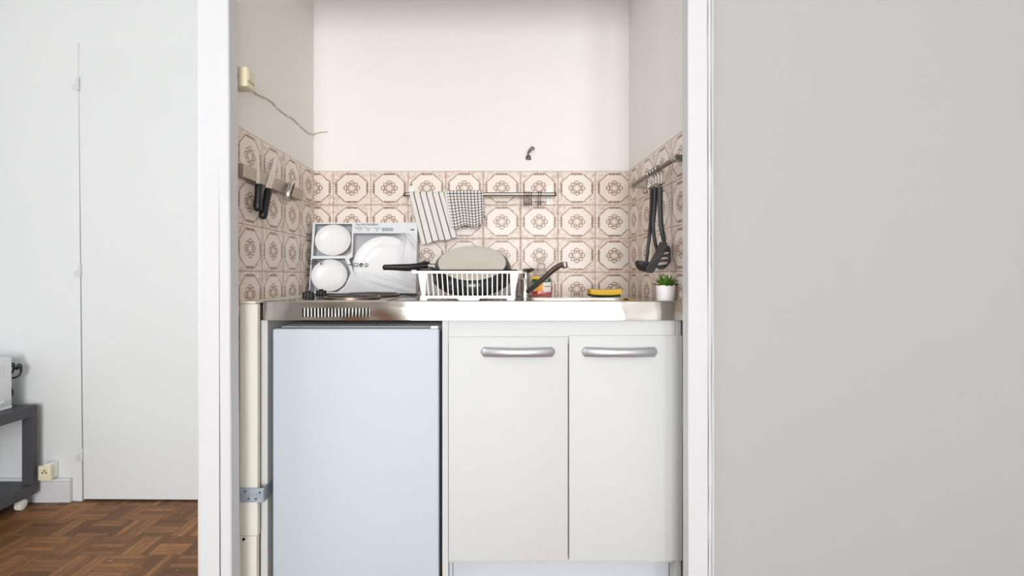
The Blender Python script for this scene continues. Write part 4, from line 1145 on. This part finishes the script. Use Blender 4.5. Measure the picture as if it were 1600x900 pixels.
bm = new(); tube(bm, smoothpts([P(14, 568, 2.12), P(22, 569, 2.125), P(20, 580, 2.115), P(14, 588, 2.11)], 5), .0036, 8); obj('power_cord', bm, M_black, mw, smooth=60)

so_x1 = X(92, YL); so_d = 2.122; so_x0 = X(60.5, so_d); sz0, sz1 = Z(748, so_d + .02), Z(719, YL)
so = thing('socket_box', ((so_x0 + so_x1) / 2, YL, sz0), 'aged white socket box with round outlet just above the baseboard', 'socket')
xm = X(78, so_d)
bm = new(); box(bm, so_x0 + .018, so_x1, so_d, YL - .001, sz0, sz1, .004, 3); obj('housing', bm, M_old_pl, so, smooth=40)
bm = new(); box(bm, so_x0, xm + .004, so_d - .004, so_d + .01, sz0 + .001, sz1 - .006, .003); fp = obj('face_plate', bm, M_cream_pl, so, smooth=40)
cc = V(((so_x0 + xm) / 2 + .004, so_d - .0042, (sz0 + sz1) / 2))
bm = new(); lathe(bm, [(.019, 0), (.019, .002), (.0165, .002), (.015, -.006), (0, -.006)], 24, Matrix.Translation(cc) @ Matrix.Rotation(PI / 2, 4, 'X')); obj('outlet_well', bm, M_cream_pl, fp, smooth=40)
for ddx, ddz in ((-.008, .0), (.008, 0.0), (0, .009)):
    bm = new(); lathe(bm, [(0, 0), (.0032, 0), (.0032, .0012), (0, .0012)], 12, Matrix.Translation(cc + V((ddx, -.0004 if False else -.0002, ddz))) @ Matrix.Rotation(PI / 2, 4, 'X')); obj('outlet_pin', bm, M_hole, fp)

# ------------------------------------------------------------------ light
def area(name, loc, rot, sx, sy, power, col):
    l = bpy.data.lights.new(name, 'AREA'); l.shape = 'RECTANGLE'; l.size = sx; l.size_y = sy; l.energy = power; l.color = col
    o = bpy.data.objects.new(name, l); C.objects.link(o); o.location = loc; o.rotation_euler = rot; return o
area('daylight', ((RW[0][0] + RW[0][1]) / 2, RY0 - .12, 1.25), (-PI / 2, 0, PI), 1.7, 2.25, 205, (.975, .985, 1.0))
area('daylight', ((RW[1][0] + RW[1][1]) / 2, RY0 - .12, 1.25), (-PI / 2, 0, PI), .8, 2.25, 66, (.975, .985, 1.0))
area('daylight', (RX0 - .12, (LW[0] + LW[1]) / 2, 1.4), (0, -PI / 2, 0), 1.7, 1.85, 42, (.92, .97, 1.0))
w = bpy.data.worlds.new('sky'); bpy.context.scene.world = w; w.use_nodes = True
bg = w.node_tree.nodes['Background']; bg.inputs[0].default_value = (.80, .90, 1, 1); bg.inputs[1].default_value = 1.0

# ------------------------------------------------------------------ camera
cd = bpy.data.cameras.new('camera'); cam = bpy.data.objects.new('camera', cd); C.objects.link(cam)
cam.location = (0, 0, HC); cam.rotation_euler = (PI / 2, 0, 0)
cd.sensor_fit = 'HORIZONTAL'; cd.sensor_width = 36; cd.lens = F / 1600 * 36
cd.shift_x = (800 - CX) / 1600; cd.shift_y = -(450 - CY) / 1600
cd.clip_start = .02
sc = bpy.context.scene; sc.camera = cam
sc.view_settings.view_transform = 'Standard'; sc.view_settings.look = 'None'
sc.view_settings.gamma = 1; sc.view_settings.use_curve_mapping = False; sc.view_settings.exposure = 0.08
